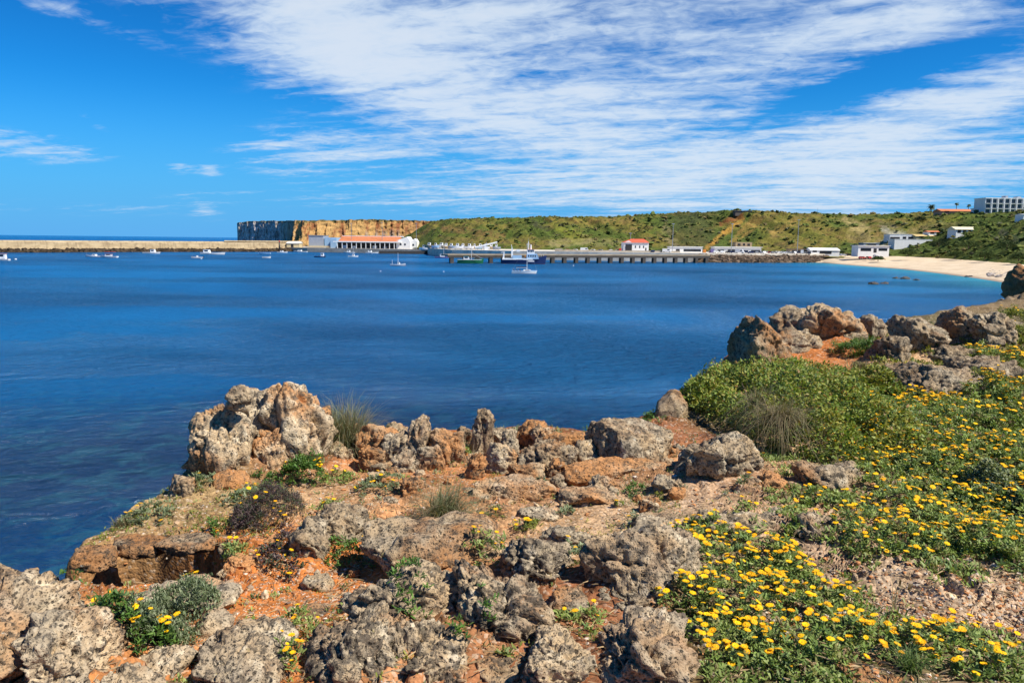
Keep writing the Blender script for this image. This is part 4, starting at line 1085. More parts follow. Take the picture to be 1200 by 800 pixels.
# boulders and shingle on the right end of the beach
V_, F_, C_ = [], [], []; v1, f1 = ico(1)
for i in range(420):
    p = rg2.uniform(1160, 1205); Y = rg2.uniform(270, 345); x = ray(p, 300)[0] * Y
    if x < 172 or rg2.random() < 0.3: continue
    z = 0.6 + max(0, (x - 165)) * 0.03
    r = rg2.uniform(0.3, 0.9)
    V_.append(v1 * (1 + .2 * rg2.normal(size=(len(v1), 1))) * r * np.array([1.2, 1, .7]) + np.array([x, Y, z])); F_.append(f1 + len(F_) * len(v1)); C_.append(np.tile(np.array([.30, .26, .23]) * rg2.uniform(.5, 1.3), (len(v1), 1)))
tag(link('shingle', mesh_np('shingle', np.concatenate(V_), np.concatenate(F_), m_scrub, False, attrs={'Col': np.concatenate(C_)})), kind='stuff')

# palms on the skyline
def palm(px, pyt, pyb, Y, label, nf, crown, broad=False):
    zb, zt = at_y(px, pyb, Y)[2] - 1.5, at_y(px, pyt, Y)[2]
    r_ = thing('palm_tree', label, 'palm', base_pt(px, Y, zb), group='palms on the hilltop')
    h = zt - zb
    tr = MB(); n = 6
    for i in range(n): tr.tube((0.15 * math.sin(i), 0, h * i / n), (0.15 * math.sin(i + 1), 0, h * (i + 1) / n), 0.32 - .02 * i, 0.30 - .02 * i, paint('palm bark', (0.14, 0.10, 0.07), 0.95), 7)
    tr.obj('trunk', r_)
    rg_ = np.random.default_rng(int(px)); V_, F_ = [], []
    for k_ in range(nf):
        a = rg_.uniform(0, 2 * PI); up = rg_.uniform(-.5, 1.1); Lf = crown * rg_.uniform(.8, 1.15)
        pts = []
        for j in range(7):
            u = j / 6; rr = Lf * u * math.cos(up * (1 - .3 * u)); zz = Lf * (math.sin(up) * u - 0.55 * u * u)
            pts.append(np.array([rr * math.cos(a), rr * math.sin(a), h + zz]))
        side = np.array([-math.sin(a), math.cos(a), 0])
        for j in range(6):
            w0, w1 = .10 + .42 * math.sin(PI * j / 6.2), .10 + .42 * math.sin(PI * (j + 1) / 6.2)
            for s_ in (-1, 1):
                dn = np.array([0, 0, -.25])
                b0 = len(V_)
                V_ += [pts[j], pts[j + 1], pts[j + 1] + s_ * side * w1 + dn * w1, pts[j] + s_ * side * w0 + dn * w0]; F_.append((b0, b0 + 1, b0 + 2, b0 + 3))
    link('crown', mesh_np('crown', np.array(V_), np.array(F_), paint('palm fronds', (0.045, 0.075, 0.025), 0.7, var=.3), False), r_)
palm(1087.5, 241.5, 250, 655, 'stout palm standing alone left of the terracotta villa', 60, 3.6)
palm(1117, 238.3, 249, 655, 'slim tall palm rising above the terracotta villa roof', 34, 1.9)
palm(1131, 240.3, 249, 655, 'slim shorter palm at the right end of the terracotta villa', 34, 1.9)

# single trees and larger shrubs among the houses
def leafy(px, py, Y, wpx, hpx, label, seed, col=(0.035, 0.055, 0.016), name='dense_shrub', cat='shrub', grp='dark shrubs among the hillside houses'):
    k = mpx(Y); zb = at_y(px, py, Y)[2]; r_ = thing(name, label, cat, base_pt(px, Y, zb - .5), group=grp)
    rg_ = np.random.default_rng(seed); n = 1500
    d = rg_.normal(size=(n, 3)); d /= np.linalg.norm(d, axis=1)[:, None]; d[:, 2] = abs(d[:, 2])
    rad = rg_.uniform(.45, 1.0, n) * (1 + .35 * fbm(d * 2.2 + seed, 2, seed))
    c = d * rad[:, None] * np.array([wpx * k / 2, wpx * k / 2.4, hpx * k])
    t1 = rg_.normal(size=(n, 3)); t2 = rg_.normal(size=(n, 3)); s_ = rg_.uniform(.18, .42, n)[:, None]
    t1 /= np.linalg.norm(t1, axis=1)[:, None]; t2 /= np.linalg.norm(t2, axis=1)[:, None]
    V_ = np.stack([c - t1 * s_, c + t2 * s_ * .6, c + t1 * s_, c - t2 * s_ * .6], 1).reshape(-1, 3)
    F_ = np.arange(n * 4).reshape(n, 4); cc = np.repeat(np.array(col)[None] * rg_.uniform(.5, 1.7, (n, 1)), 4, 0)
    link('crown', mesh_np('crown', V_, F_, m_scrub, False, attrs={'Col': cc}), r_)
    MB().tube((0, 0, -1), (0, 0, hpx * k * .4), .25, .15, paint('palm bark', (0.14, 0.10, 0.07), 0.95), 6).obj('trunk', r_)
for i, (p, y, Y, w, hh, lab) in enumerate([(1112, 279, 520, 18, 9, 'dark round shrub between the ochre roof and the white villa'), (1100, 287, 490, 26, 9, 'broad dark shrub right of the long blank white building'), (1152, 249, 600, 15, 8, 'dark evergreen at the left foot of the hotel'), (1193, 253, 560, 14, 9, 'dark evergreen in front of the hotel at the picture edge'), (1170, 262, 520, 26, 7, 'spreading dark shrub below the hotel'), (1076, 257, 610, 16, 5, 'low dark shrub above the bare field'), (1098, 256, 640, 20, 5, 'low dark shrub below the stout palm'),
                                         (1064, 297, 450, 24, 7, 'green shrub on the dune above the sand'), (1030, 303, 440, 14, 4, 'dry shrub at the foot of the beach restaurant'), (1180, 290, 400, 30, 12, 'big dark shrub on the slope by the picture edge'), (1135, 288, 440, 30, 8, 'mid green shrub on the slope below the villa'), (1155, 300, 390, 24, 7, 'green shrub at the slope foot near the shingle'), (1120, 299, 430, 20, 6, 'green shrub at the slope foot above the wide sand'), (1195, 302, 350, 22, 8, 'olive shrub over the shingle at the picture edge')]):
    leafy(p, y, Y, w, hh, lab, 70 + i, (0.05, 0.075, 0.02) if i > 6 else (0.03, 0.045, 0.016))
# ------------------------------------------------------------------ the near headland: heights, edge, soil colours
def pt(px, py, z): return at_z(px, py, z)
GZ = [(-300, 800, 10.25), (0, 790, 10.28), (80, 720, 10.18), (260, 700, 10.2), (330, 680, 10.2), (280, 780, 10.28), (400, 800, 10.33), (600, 800, 10.36), (800, 800, 10.38), (1000, 800, 10.42), (1200, 800, 10.5),
      (60, 650, 10.02), (130, 620, 10.05), (200, 600, 10.08), (230, 560, 10.08), (300, 570, 10.1), (380, 550, 10.12), (430, 600, 10.15), (450, 540, 10.12), (520, 520, 10.12), (620, 520, 10.13), (560, 560, 10.15), (480, 640, 10.22),
      (560, 600, 10.2), (700, 600, 10.3), (760, 640, 10.34), (700, 530, 10.2), (760, 520, 10.22), (850, 590, 10.33), (780, 500, 10.18), (920, 590, 10.36), (1000, 680, 10.42), (1150, 700, 10.5), (1100, 600, 10.46), (1190, 600, 10.55),
      (960, 520, 10.42), (1050, 520, 10.46), (1180, 520, 10.6), (870, 480, 10.3), (1000, 450, 10.42), (1100, 450, 10.52), (1190, 440, 10.66), (940, 415, 10.42), (1060, 400, 10.5), (1170, 385, 10.7), (870, 430, 10.3), (1195, 350, 10.9)]
GP = np.array([[*pt(a, b_, c)[:2], c] for a, b_, c in GZ])
GP = np.concatenate([GP, [[-6, -4, 10.1], [0, -4, 10.4], [6, -4, 10.7], [14, 4, 10.9], [40, 10, 12.5], [40, 40, 11.5], [-3.5, 1, 10.15], [22, 16, 11.3]]])
def ground_base(X, Y):
    num = np.zeros_like(X); den = np.zeros_like(X) + 1e-9
    sg = 0.42 + 0.105 * np.clip(Y, 0, 60)
    for gx_, gy_, gz_ in GP:
        s_ = np.maximum(sg, 0.42 + 0.105 * max(gy_, 0))
        w = np.exp(-((X - gx_) ** 2 + (Y - gy_) ** 2) / (2 * s_ * s_)) + 1e-5 / (1 + (X - gx_) ** 2 + (Y - gy_) ** 2)
        num += w * gz_; den += w
    return num / den
EDGE_PX = [(10, 706, 10.1), (-6, 700, 10.1), (30, 684, 10.02), (92, 662, 10.02), (112, 638, 10.03), (145, 613, 10.05), (178, 595, 10.07), (212, 568, 10.08), (232, 550, 10.08), (242, 530, 10.08), (330, 520, 10.1), (400, 519, 10.12), (430, 511, 10.12), (520, 508, 10.12), (620, 507, 10.13), (690, 508, 10.18),
           (745, 501, 10.18), (790, 488, 10.2), (818, 466, 10.24), (838, 448, 10.28), (856, 436, 10.3), (858, 424, 10.32), (872, 410, 10.38), (905, 401, 10.4), (1000, 392, 10.46), (1060, 383, 10.5), (1130, 371, 10.6), (1178, 358, 10.75), (1193, 349, 10.9)]
EDGE = [(-6.0, -8.0), (-4.2, -2.0), (-3.3, 1.2), (-2.95, 2.6)] + [tuple(pt(*e)[:2]) for e in EDGE_PX] + [(26, 34), (45, 60), (120, 90), (120, -40), (-6, -40)]
def poly_sd(X, Y, poly):
    d = np.full(X.shape, 1e9); ins = np.zeros(X.shape, bool); n = len(poly)
    for i in range(n):
        x0, y0 = poly[i]; x1, y1 = poly[(i + 1) % n]; ex, ey = x1 - x0, y1 - y0
        u = np.clip(((X - x0) * ex + (Y - y0) * ey) / (ex * ex + ey * ey + 1e-12), 0, 1)
        d = np.minimum(d, (X - x0 - u * ex) ** 2 + (Y - y0 - u * ey) ** 2)
        c = (y0 > Y) != (y1 > Y)
        xi = x0 + (Y - y0) / (ey if abs(ey) > 1e-12 else 1e-12) * ex
        ins ^= c & (X < xi)
    return np.where(ins, 1, -1) * np.sqrt(d)
GUL = [tuple(pt(*e)[:2]) for e in [(-160, 668, 10.02), (66, 657, 10.02), (130, 642, 10.04), (185, 634, 10.05), (240, 640, 10.08), (268, 655, 10.1), (258, 684, 10.18), (150, 692, 10.15), (60, 690, 10.12), (-160, 705, 10.1)]]
MOUND = []
def ground_h(X, Y, detail=True):
    Z = ground_base(X, Y)
    for mx_, my_, rx_, ry_, hh_ in MOUND:             # soil banked up against the rocks
        k_ = (np.abs(X - mx_) < rx_ * 2.2) & (np.abs(Y - my_) < ry_ * 2.2)
        if k_.any():
            r2 = ((X[k_] - mx_) / rx_) ** 2 + ((Y[k_] - my_) / ry_) ** 2
            Z[k_] += hh_ * np.exp(-r2 * r2 * 0.9)
    P = col2(X, Y)
    if detail:
        wx = fbm(P / 0.35 + 3, 3, 61) * 0.07; wy = fbm(P / 0.35 + 9, 3, 62) * 0.07
    else:
        wx = wy = 0.0
    sd = poly_sd(X + wx * 1.6, Y + wy * 1.6, EDGE)
    gd = poly_sd(X + wx, Y + wy, GUL)
    und = fbm(P / 0.9, 3, 63) * 0.045
    Z = Z + und
    if detail:
        Z = Z + fbm(P / 0.22, 4, 64) * 0.016 + fbm(P / 0.045, 3, 66) * 0.0055
        st = fbm(P / 0.55 + 4, 2, 68) * 6 + Y * 3.0                       # broken little ledges of the soil crust
        fr = st - np.floor(st)
        Z = Z + (sstep(fr, 0.0, 0.14) - fr) * 0.058 * sstep(fbm(P / 1.3, 2, 69), -0.2, 0.3) * np.clip(1.4 - np.abs(X - 0.5) * 0.25, 0.2, 1)
    Z = Z - 1.0 * sstep(gd, -0.005, 0.075) - 0.12 * sstep(gd, 0.1, 0.5)
    drop = sstep(-sd, 0.0, 0.55) * 1.7 + sstep(-sd, 0.5, 4.5) * 10.5
    if detail: drop = drop * (1 + 0.18 * fbm(P / 0.7, 3, 67) * sstep(-sd, 3.0, 1.5)) + 2.5 * sstep(-sd, 2.0, 5.0)
    Z = np.where(sd < 0, Z - drop, Z)
    return np.maximum(Z, -1.6), sd, gd
def gz(x, y):
    return float(ground_h(np.array([float(x)]), np.array([float(y)]), False)[0][0])
def ghit(px, py):
    """where the line of sight of a photo point meets the ground"""
    z = 10.3
    for _ in range(14):
        p = at_z(px, py, z); z = 0.5 * z + 0.5 * float(ground_base(np.array([p[0]]), np.array([p[1]]))[0])
    return at_z(px, py, z)

# ------------------------------------------------------------------ rocks
m_rock, t, b = mat('weathered limestone')
oi = t.node('ShaderNodeObjectInfo')
tc = t.node('ShaderNodeTexCoord').outputs['Object']
vv = t.vm('ADD', tc, t.vm('SCALE', t.xyz(oi.outputs['Random'], oi.outputs['Random'], oi.outputs['Random']), scale=40.0))
orr, brt, lic = t.sep(oi.outputs['Color'])
nA = t.noise(vv, 3.2, 5, 0.6); nB = t.noise(vv, 16.0, 5, 0.7); nC = t.noise(vv, 55.0, 4, 0.7); nD = t.noise(vv, 2.1, 4, 0.6, 0.4); nE = t.noise(vv, 9.0, 5, 0.72, 0.2)
c = t.mix(t.ramp(nA, 0.36, 0.64), (0.54, 0.395, 0.245), (0.40, 0.325, 0.235))
c = t.mix(t.ramp(nE, 0.50, 0.66), c, (0.68, 0.57, 0.42))
c = t.mix(t.m('MULTIPLY', t.ramp(t.m('ADD', nD, t.m('MULTIPLY', nB, 0.35)), 0.62, 0.80), 0.55), c, (0.30, 0.17, 0.09))
st_ = t.ramp(t.m('ADD', t.m('MULTIPLY', nD, 1.0), t.m('MULTIPLY', orr, 0.62)), 0.66, 0.90)
c = t.mix(t.m('MULTIPLY', st_, 0.9), c, t.mix(nB, (0.52, 0.20, 0.06), (0.46, 0.27, 0.13)))
lk = t.m('ADD', t.m('MULTIPLY', nB, 0.7), t.m('MULTIPLY', nC, 0.5))
dk_ = t.ramp(t.m('ADD', lk, t.m('MULTIPLY', lic, 0.16)), 0.665, 0.745)
c = t.mix(t.m('MULTIPLY', dk_, 0.82), c, (0.075, 0.065, 0.055))
sp1 = t.voro(t.vm('ADD', vv, t.vm('SCALE', t.xyz(nB, nC, nE), scale=.03)), 42.0)
sp2 = t.voro(vv, 95.0)
gate = t.ramp(t.m('ADD', nE, t.m('MULTIPLY', lic, 0.12)), 0.46, 0.58)
c = t.mix(t.m('MULTIPLY', t.m('MULTIPLY', t.ramp(sp1, 0.34, 0.20), gate), 0.85), c, (0.055, 0.046, 0.038))
c = t.mix(t.m('MULTIPLY', t.m('MULTIPLY', t.ramp(sp2, 0.36, 0.22), gate), 0.6), c, (0.07, 0.058, 0.046))
nL = t.noise(vv, 26.0, 3, 0.6); c = t.mix(t.m('MULTIPLY', t.ramp(nL, 0.66, 0.74), 0.7), c, (0.58, 0.54, 0.46))
nY = t.noise(t.vm('ADD', vv, (7.7, 3.1, 1.9)), 11.0, 4, 0.65); c = t.mix(t.m('MULTIPLY', t.ramp(nY, 0.67, 0.76), 0.5), c, (0.46, 0.38, 0.12))
f = t.m('MULTIPLY', t.ramp(nC, 0.3, 0.7, 0.72, 1.25, False), brt)
c = t.mix(1.0, c, t.xyz(f, t.m('MULTIPLY', f, 0.98), t.m('MULTIPLY', f, 0.91)), 'MULTIPLY')
t.put(b.inputs['Base Color'], c); b.inputs['Roughness'].default_value = 0.95; b.inputs['Specular IOR Level'].default_value = 0.12
bu = t.node('ShaderNodeBump'); bu.inputs['Distance'].default_value = 0.012; bu.inputs['Strength'].default_value = 0.9
t.put(bu.inputs['Height'], t.m('ADD', t.m('ADD', t.m('MULTIPLY', nC, 0.7), nB), t.m('ADD', t.m('MULTIPLY', t.ramp(sp1, 0.1, 0.4), 0.9), t.m('MULTIPLY', t.ramp(sp2, 0.1, 0.4), 0.35)))); t.put(b.inputs['Normal'], bu.outputs[0])

def rock_mesh(w, d, h, seed, lvl=5, style='karst', lod=1.0):
    rg_ = np.random.default_rng(seed); D, Fc = ico(lvl)
    npl = {'karst': 15, 'block': 13, 'slab': 18, 'round': 34, 'flute': 18}[style]
    N = rg_.normal(size=(npl, 3)); N /= np.linalg.norm(N, axis=1)[:, None]
    lo_ = {'karst': .68, 'block': .64, 'slab': .76, 'round': .9, 'flute': .7}[style]
    hh = rg_.uniform(lo_, 1.0, npl)
    if style == 'slab':
        N = np.concatenate([N, [[rg_.normal() * .12, rg_.normal() * .12, 1]]]); hh = np.append(hh, .55)
    dp = D @ N.T
    r = np.min(np.where(dp > 0.05, hh / np.maximum(dp, .05), 9), axis=1); r = np.minimum(r, 1.22)
    Q = D * r[:, None]
    ext = Q.max(0) - Q.min(0); mid_ = (Q.max(0) + Q.min(0)) / 2
    dims = np.array([w, d, h])
    Q = (Q - mid_) / ext * 2
    ex_ = {'karst': (.86, .70), 'block': (.86, .72), 'flute': (.88, .66), 'slab': (.9, .8), 'round': (1, 1)}[style]
    Q = np.sign(Q) * np.abs(Q) ** np.array([ex_[0], ex_[0], ex_[1]]) * .5 * dims
    nrm = Q / (dims ** 2); nrm /= np.linalg.norm(nrm, axis=1)[:, None] + 1e-9
    s_ = float(np.clip(min(w, d * 1.3, h * 1.6), .05, 9)); so_ = rg_.uniform(-50, 50, 3)
    q0 = Q + so_
    a = {'karst': 1.0, 'flute': 1.0, 'block': .8, 'slab': .5, 'round': .35}[style]
    warp = np.stack([fbm(q0 / (s_ * .45) + i * 9, 3, seed % 97 + i) for i in range(3)], 1) * s_ * .075 * a
    Q = Q + warp
    q = Q + so_
    aniso = np.array([1.25, 1.25, .34]) if style == 'flute' else np.array([1.0, 1.0, .62])
    dsp = fbm(q / (s_ * .6), 3, 3) * s_ * .07 * a
    if style in ('karst', 'block', 'slab', 'flute'):
        # blocks between cracks, each standing out a little more or less than its neighbours
        f1, f2, cid = worley_id(q * aniso / (s_ * (.42 if style != 'slab' else .6)) + warp / s_ * 3, 21)
        dsp += (cid - .5) * s_ * .16 * a - sstep(f2 - f1, .16, .0) * s_ * .055 * a
        f1, f2, cid = worley_id(q * aniso / (s_ * .17) + warp / s_ * 6, 22)
        dsp += (cid - .5) * s_ * .030 * a - sstep(f2 - f1, .22, .0) * s_ * .022 * a
        ps = lod
        bed = (q[:, 2] + q[:, 0] * .18 + warp[:, 0] * 1.5) / (.075 * ps); fb = bed - np.floor(bed)
        dsp += (sstep(fb, .0, .25) - sstep(fb, .8, 1.0)) * (.004 if style == 'flute' else .012) * ps * a
        k_ = {'karst': 1.0, 'flute': .7, 'block': .6, 'slab': .4}[style]
        m1 = sstep(fbm(q / (.20 * ps), 3, 12), -.25, .15)
        f1, f2 = worley(q / (.058 * ps) + fbm(q / (.05 * ps), 2, 19)[:, None] * .35, 13)
        dsp -= .036 * ps * k_ * sstep(f1, .46, .16) * m1
        f1b, _ = worley(q / (.024 * ps), 14)
        dsp -= .011 * ps * k_ * sstep(f1b, .46, .16) * sstep(fbm(q / (.12 * ps) + 3, 2, 15), -.35, .1)
        dsp += (ridged(q / (.06 * ps), 3, 16) - .7) * .008 * ps * k_
    dsp += fbm(q / (.03 * lod), 3, 17) * .005 * lod
    Q = Q + nrm * dsp[:, None]
    ext = Q.max(0) - Q.min(0); mid_ = (Q.max(0) + Q.min(0)) / 2
    return (Q - mid_) / ext * dims, Fc
rock_tops = []
RX0, RY0, RC = -4.0, 1.5, 0.02                      # height raster of the rock tops, so that plants and gravel rest on them
RH = np.full((900, 900), -99.0)
def rock_z(x, y):
    ix = np.clip(((np.asarray(x) - RX0) / RC).astype(int), 1, RH.shape[0] - 2); iy = np.clip(((np.asarray(y) - RY0) / RC).astype(int), 1, RH.shape[1] - 2)
    r = RH[ix, iy]
    for a in (-1, 0, 1):
        for b_ in (-1, 0, 1): r = np.maximum(r, RH[ix + a, iy + b_])
    return r
def rock(label, px0, px1, pyt, pyb, dep=None, style='karst', ora=.1, bri=1.0, lic=.5, lvl=5, rz=0.0, emb=.4, seed=None, group=None, name='rock', back=0.0, Y=None, lone=False):
    pc = (px0 + px1) / 2
    B = ghit(pc, pyb) if Y is None else at_y(pc, pyb, Y)
    Y0 = B[1] + back
    w = (px1 - px0) * Y0 / F * (1.25 if style == 'karst' and Y0 < 5 else 1.12)
    if dep is None: dep = w * .75
    zt = at_y(pc, pyt, Y0 + dep * .5)[2]
    zb = B[2]
    h = max(zt - zb, .04)
    if group == 'rocks along the cliff brink': h *= 1.22; lone = True
    e = max(emb * h, .05)
    seed = seed if seed is not None else int(px0 * 7 + pyt * 13)
    cy = Y0 + dep * .42; cx = at_y(pc, pyb, cy)[0]
    lod = max(1.0, Y0 / 5.5)
    V_, F_ = rock_mesh(w * (1.0 if not rz else 1.05), dep, h + e, seed, lvl, style, lod)
    V_ = V_ + np.array([0, 0, (h + e) / 2 - e])
    o = link(name, mesh_np(name, V_, F_, m_rock), None, (cx, cy, zb), rz)
    o.color = (ora, bri * .86, lic * .75, 1)
    tag(o, label, 'rock', group)
    if rz:
        c_, s2 = math.cos(rz), math.sin(rz); V_ = V_ @ np.array([[c_, s2, 0], [-s2, c_, 0], [0, 0, 1]])
    ix = ((V_[:, 0] + cx - RX0) / RC).astype(int); iy = ((V_[:, 1] + cy - RY0) / RC).astype(int)
    ok_ = (ix > 0) & (ix < RH.shape[0] - 1) & (iy > 0) & (iy < RH.shape[1] - 1)
    np.maximum.at(RH, (ix[ok_], iy[ok_]), V_[ok_, 2] + zb)
    rock_tops.append((cx, cy, w / 2, dep / 2, zb, h))
    if name == 'rock' and not lone: MOUND.append((cx, cy, w * .5 + .05, dep * .5 + .06, min(.22 * h, .07 if Y0 < 8 else .22)))
    return o

# near left
rock('big pitted tan rock filling the lower left corner', -130, 84, 688, 930, 1.1, 'karst', .22, 1.05, .5, 6, seed=11)
rock('broad tan rock shoulder beside the corner rock, under a pair of daisies', 48, 140, 694, 860, .55, 'karst', .25, 1.08, .5, 6, seed=12)
rock('rough tan rock below the hollowed stone at the lower left', 84, 180, 792, 880, .4, 'karst', .25, 1.0, .5, 6, seed=14)
rock('small rock with one round dark hollow, against the left cushion plant', 94, 142, 727, 782, .20, 'karst', .15, 1.1, .3, 5)
rock('pale flat rock slab behind the grey green cushion plant', 150, 282, 684, 724, .36, 'slab', .42, 1.1, .4, 5)
rock('smooth pale stone touching the right side of the cushion plant', 233, 274, 712, 752, .2, 'round', .12, 1.1, .25, 4)
rock('grey speckled boulder at the bottom, between orange gravel and daisies', 232, 348, 736, 825, .55, 'block', .12, .95, .6, 6, seed=5)
rock('jagged dark pitted rock at the lower edge, left of the ridge crest', 353, 470, 716, 830, .5, 'karst', .1, .92, .8, 6, seed=21)
rock('long jagged ridge of pitted grey rock rising to the right', 415, 572, 648, 762, .42, 'karst', .1, .98, .7, 6, seed=31, rz=.35)
rock('low lichen spotted rock base in front of the jagged ridge', 420, 545, 722, 820, .4, 'karst', .3, .95, .8, 6, seed=33)
rock('smooth brown grey rock slab with an orange stained end', 428, 592, 610, 682, .5, 'slab', .34, .85, .5, 6, seed=41, rz=.3)
rock('pale rounded rock crest just in front of the smooth slab', 508, 602, 634, 676, .34, 'karst', .1, 1.08, .4, 6, seed=43)
rock('dark cleft rock crest between the pale crest and the big right boulder', 588, 668, 621, 700, .42, 'karst', .15, .95, .85, 6, seed=47)
rock('small jutting pale rock beneath the dark cleft crest', 612, 652, 652, 700, .22, 'karst', .15, 1.1, .4, 5)
rock('big round pitted boulder in the middle of the near ledge', 533, 648, 664, 772, .46, 'karst', .26, .95, .75, 6, seed=52)
rock('largest pitted grey boulder, right of the middle, beside the daisy bank', 683, 820, 604, 712, .55, 'karst', .1, 1.02, .5, 6, seed=61)
rock('brown block wedged under the left side of the largest boulder', 680, 718, 650, 692, .24, 'karst', .4, .9, .4, 5)
rock('pitted grey rock at the bottom edge, left of the dense daisies', 684, 808, 716, 830, .5, 'karst', .1, 1.05, .45, 6, seed=71)
rock('upright rough rock at the bottom edge beside a deep shaded gap', 612, 694, 742, 830, .42, 'karst', .2, .98, .6, 6, seed=75)
rock('small pinkish stone half buried among the dense daisies', 804, 832, 732, 756, .12, 'round', .25, 1.15, .2, 4)
rock('brown weathered stone at the bottom edge among daisies', 968, 1072, 768, 822, .34, 'block', .62, .85, .4, 6, seed=81)
rock('dark rock floor between the bottom boulders and the round one', 468, 560, 752, 820, .4, 'karst', .35, .85, .8, 6, seed=35)
rock('low brown ledge just below the round pitted boulder', 556, 622, 762, 812, .3, 'slab', .5, .85, .5, 5, seed=36)
rock('shelf of dark rock under the largest boulder', 706, 796, 680, 722, .3, 'karst', .2, .85, .6, 6, seed=37)
rock('low grey rock at the back of the ledge between crest and largest boulder', 632, 694, 612, 652, .3, 'karst', .2, .95, .6, 5, seed=38)
rock('grey rock shoulder left of the jagged ridge', 392, 446, 690, 738, .3, 'karst', .2, .9, .7, 5, seed=39)
rock('rubbly brown rock between the round boulder and the largest one', 640, 690, 692, 728, .26, 'block', .45, .85, .5, 5, seed=40)
rock('low tan rock in front of the big lower left rock', 150, 232, 752, 815, .3, 'block', .35, 1.0, .4, 5, seed=42)
rg5 = np.random.default_rng(909)
for i in range(108):
    if i < 75: p, y = rg5.uniform(420, 800), rg5.uniform(528, 600)
    elif i < 100: p, y = rg5.uniform(480, 700), rg5.uniform(640, 800)
    else: p, y = rg5.uniform(230, 470), rg5.uniform(600, 790)
    w_ = rg5.uniform(9, 24)
    rock('small broken stone lying loose on the rusty soil between bigger rocks', p - w_ / 2, p + w_ / 2, y - w_ * rg5.uniform(.45, .8), y, None, 'block', rg5.uniform(0, .7), rg5.uniform(.8, 1.15), rg5.uniform(.2, .7), 4, emb=.5, seed=5000 + i, group='small broken stones', lone=True, name='broken_stone')
# left bank
rock('grey cracked rock cluster in the orange soil of the left slope', 368, 442, 588, 646, .42, 'block', .15, .85, .6, 6, seed=91)
rock('grey rounded rock with a white lichen spot on the left slope', 334, 392, 604, 662, .3, 'block', .2, .85, .6, 5, seed=93)
rock('long orange stone lying beside the grey slope rocks', 294, 352, 624, 650, .2, 'block', .95, 1.1, .1, 5)
rock('small orange wedge stone below the long orange stone', 264, 302, 650, 676, .16, 'block', .95, 1.1, .1, 5)
rock('low broken grey stone in the orange gravel with a white chip', 350, 394, 708, 730, .18, 'slab', .3, .9, .5, 5)
rock('flat grey stone in the orange gravel near the ridge', 352, 392, 676, 692, .18, 'slab', .3, .9, .5, 4)
# tall rock at the cliff edge
rock('tall craggy pale rock standing at the cliff edge', 258, 392, 441, 558, .8, 'flute', .34, 1.22, .45, 6, seed=104, )
rock('broad shoulder of the craggy cliff rock, facing the open sea', 222, 302, 470, 572, .62, 'flute', .40, 1.1, .5, 6, seed=102, )
rock('small round knob perched on the craggy rock shoulder', 267, 294, 450, 488, .2, 'block', .1, 1.0, .4, 5, back=.35, Y=5.35, lone=True)
rock('stout buttress at the front of the tall craggy rock', 296, 342, 500, 564, .34, 'flute', .5, 1.15, .3, 6, seed=106, )
rock('orange brown boulder at the foot of the craggy cliff rock', 248, 296, 550, 580, .26, 'round', .72, 1.05, .2, 5)
rock('brown fluted stone at the cliff edge left of the craggy rock', 200, 232, 554, 590, .22, 'block', .55, .85, .4, 5)
rock('small orange stone under the yellow flowered bush', 324, 346, 552, 570, .12, 'round', .6, 1.1, .1, 4)
rock('low pale stone at the foot of the buttress', 294, 314, 560, 572, .1, 'round', .4, 1.15, .1, 4)
rock('leaning pale stone under the grey grass tuft', 384, 418, 518, 545, .2, 'block', .35, 1.1, .4, 5)
# rocks along the brink
R2 = 'rocks along the cliff brink'
rock('low orange topped rock right of the grass tuft', 418, 470, 502, 544, .34, 'block', .62, 1.1, .3, 5, group=R2)
rock('white and black fluted rock on the brink', 444, 486, 508, 548, .3, 'flute', .12, 1.1, .75, 5, group=R2)
rock('upright whitish rock on the brink with a yellow flower behind', 474, 506, 496, 548, .28, 'flute', .12, 1.2, .6, 5, group=R2)
rock('orange stained rock right of the whitish upright rock', 500, 534, 508, 548, .26, 'block', .6, 1.05, .3, 5, group=R2)
rock('small dark knob on the brink left of the pillar stone', 536, 556, 502, 526, .14, 'block', .25, .9, .6, 4, group=R2)
rock('tallest pillar stone on the brink, grey and pointed', 551, 580, 488, 536, .2, 'flute', .15, .98, .5, 5, group=R2)
rock('grey blocky rock just right of the pillar stone', 574, 608, 503, 528, .24, 'block', .12, .98, .6, 5, group=R2)
rock('low orange crag with green plants on its left', 600, 642, 497, 528, .28, 'block', .6, 1.0, .35, 5, group=R2)
rock('low rusty ledge on the brink against the water', 636, 696, 509, 534, .3, 'slab', .75, .95, .3, 5, group=R2)
rock('broad grey brown boulder behind the soil ledge', 604, 676, 519, 556, .36, 'block', .25, .95, .55, 6, group=R2)
rock('pale rock in front of the pillar stone', 568, 616, 524, 556, .26, 'block', .4, 1.1, .3, 5, group=R2)
rock('small brown block half way along the soil ledge', 644, 664, 555, 574, .12, 'block', .4, .8, .4, 4)
rock('long slanting grey rock table on the brink', 692, 796, 500, 552, .6, 'slab', .18, .92, .6, 6, rz=.25, seed=131, group=R2)
rock('flat rusty shelf in front of the slanting rock table', 660, 782, 536, 566, .34, 'slab', .6, 1.0, .3, 6, rz=.22, seed=132)
rock('flat shelf of crusted soil over a dark hollow', 556, 652, 558, 592, .30, 'slab', .55, 1.0, .35, 6, seed=133)
rock('massive grey boulder beneath the drooping grass', 784, 890, 500, 574, .62, 'block', .16, .9, .55, 6, seed=134)
rock('brown dome shaped stone on the brink beside the big bush', 767, 804, 461, 494, .3, 'round', .4, .85, .5, 5, group=R2)
rock('little black stone on the brink left of the brown dome', 727, 748, 493, 506, .14, 'block', .05, .45, .9, 4, group=R2)
rock('orange split block right of the massive boulder', 884, 932, 552, 582, .26, 'block', .8, 1.05, .1, 5)
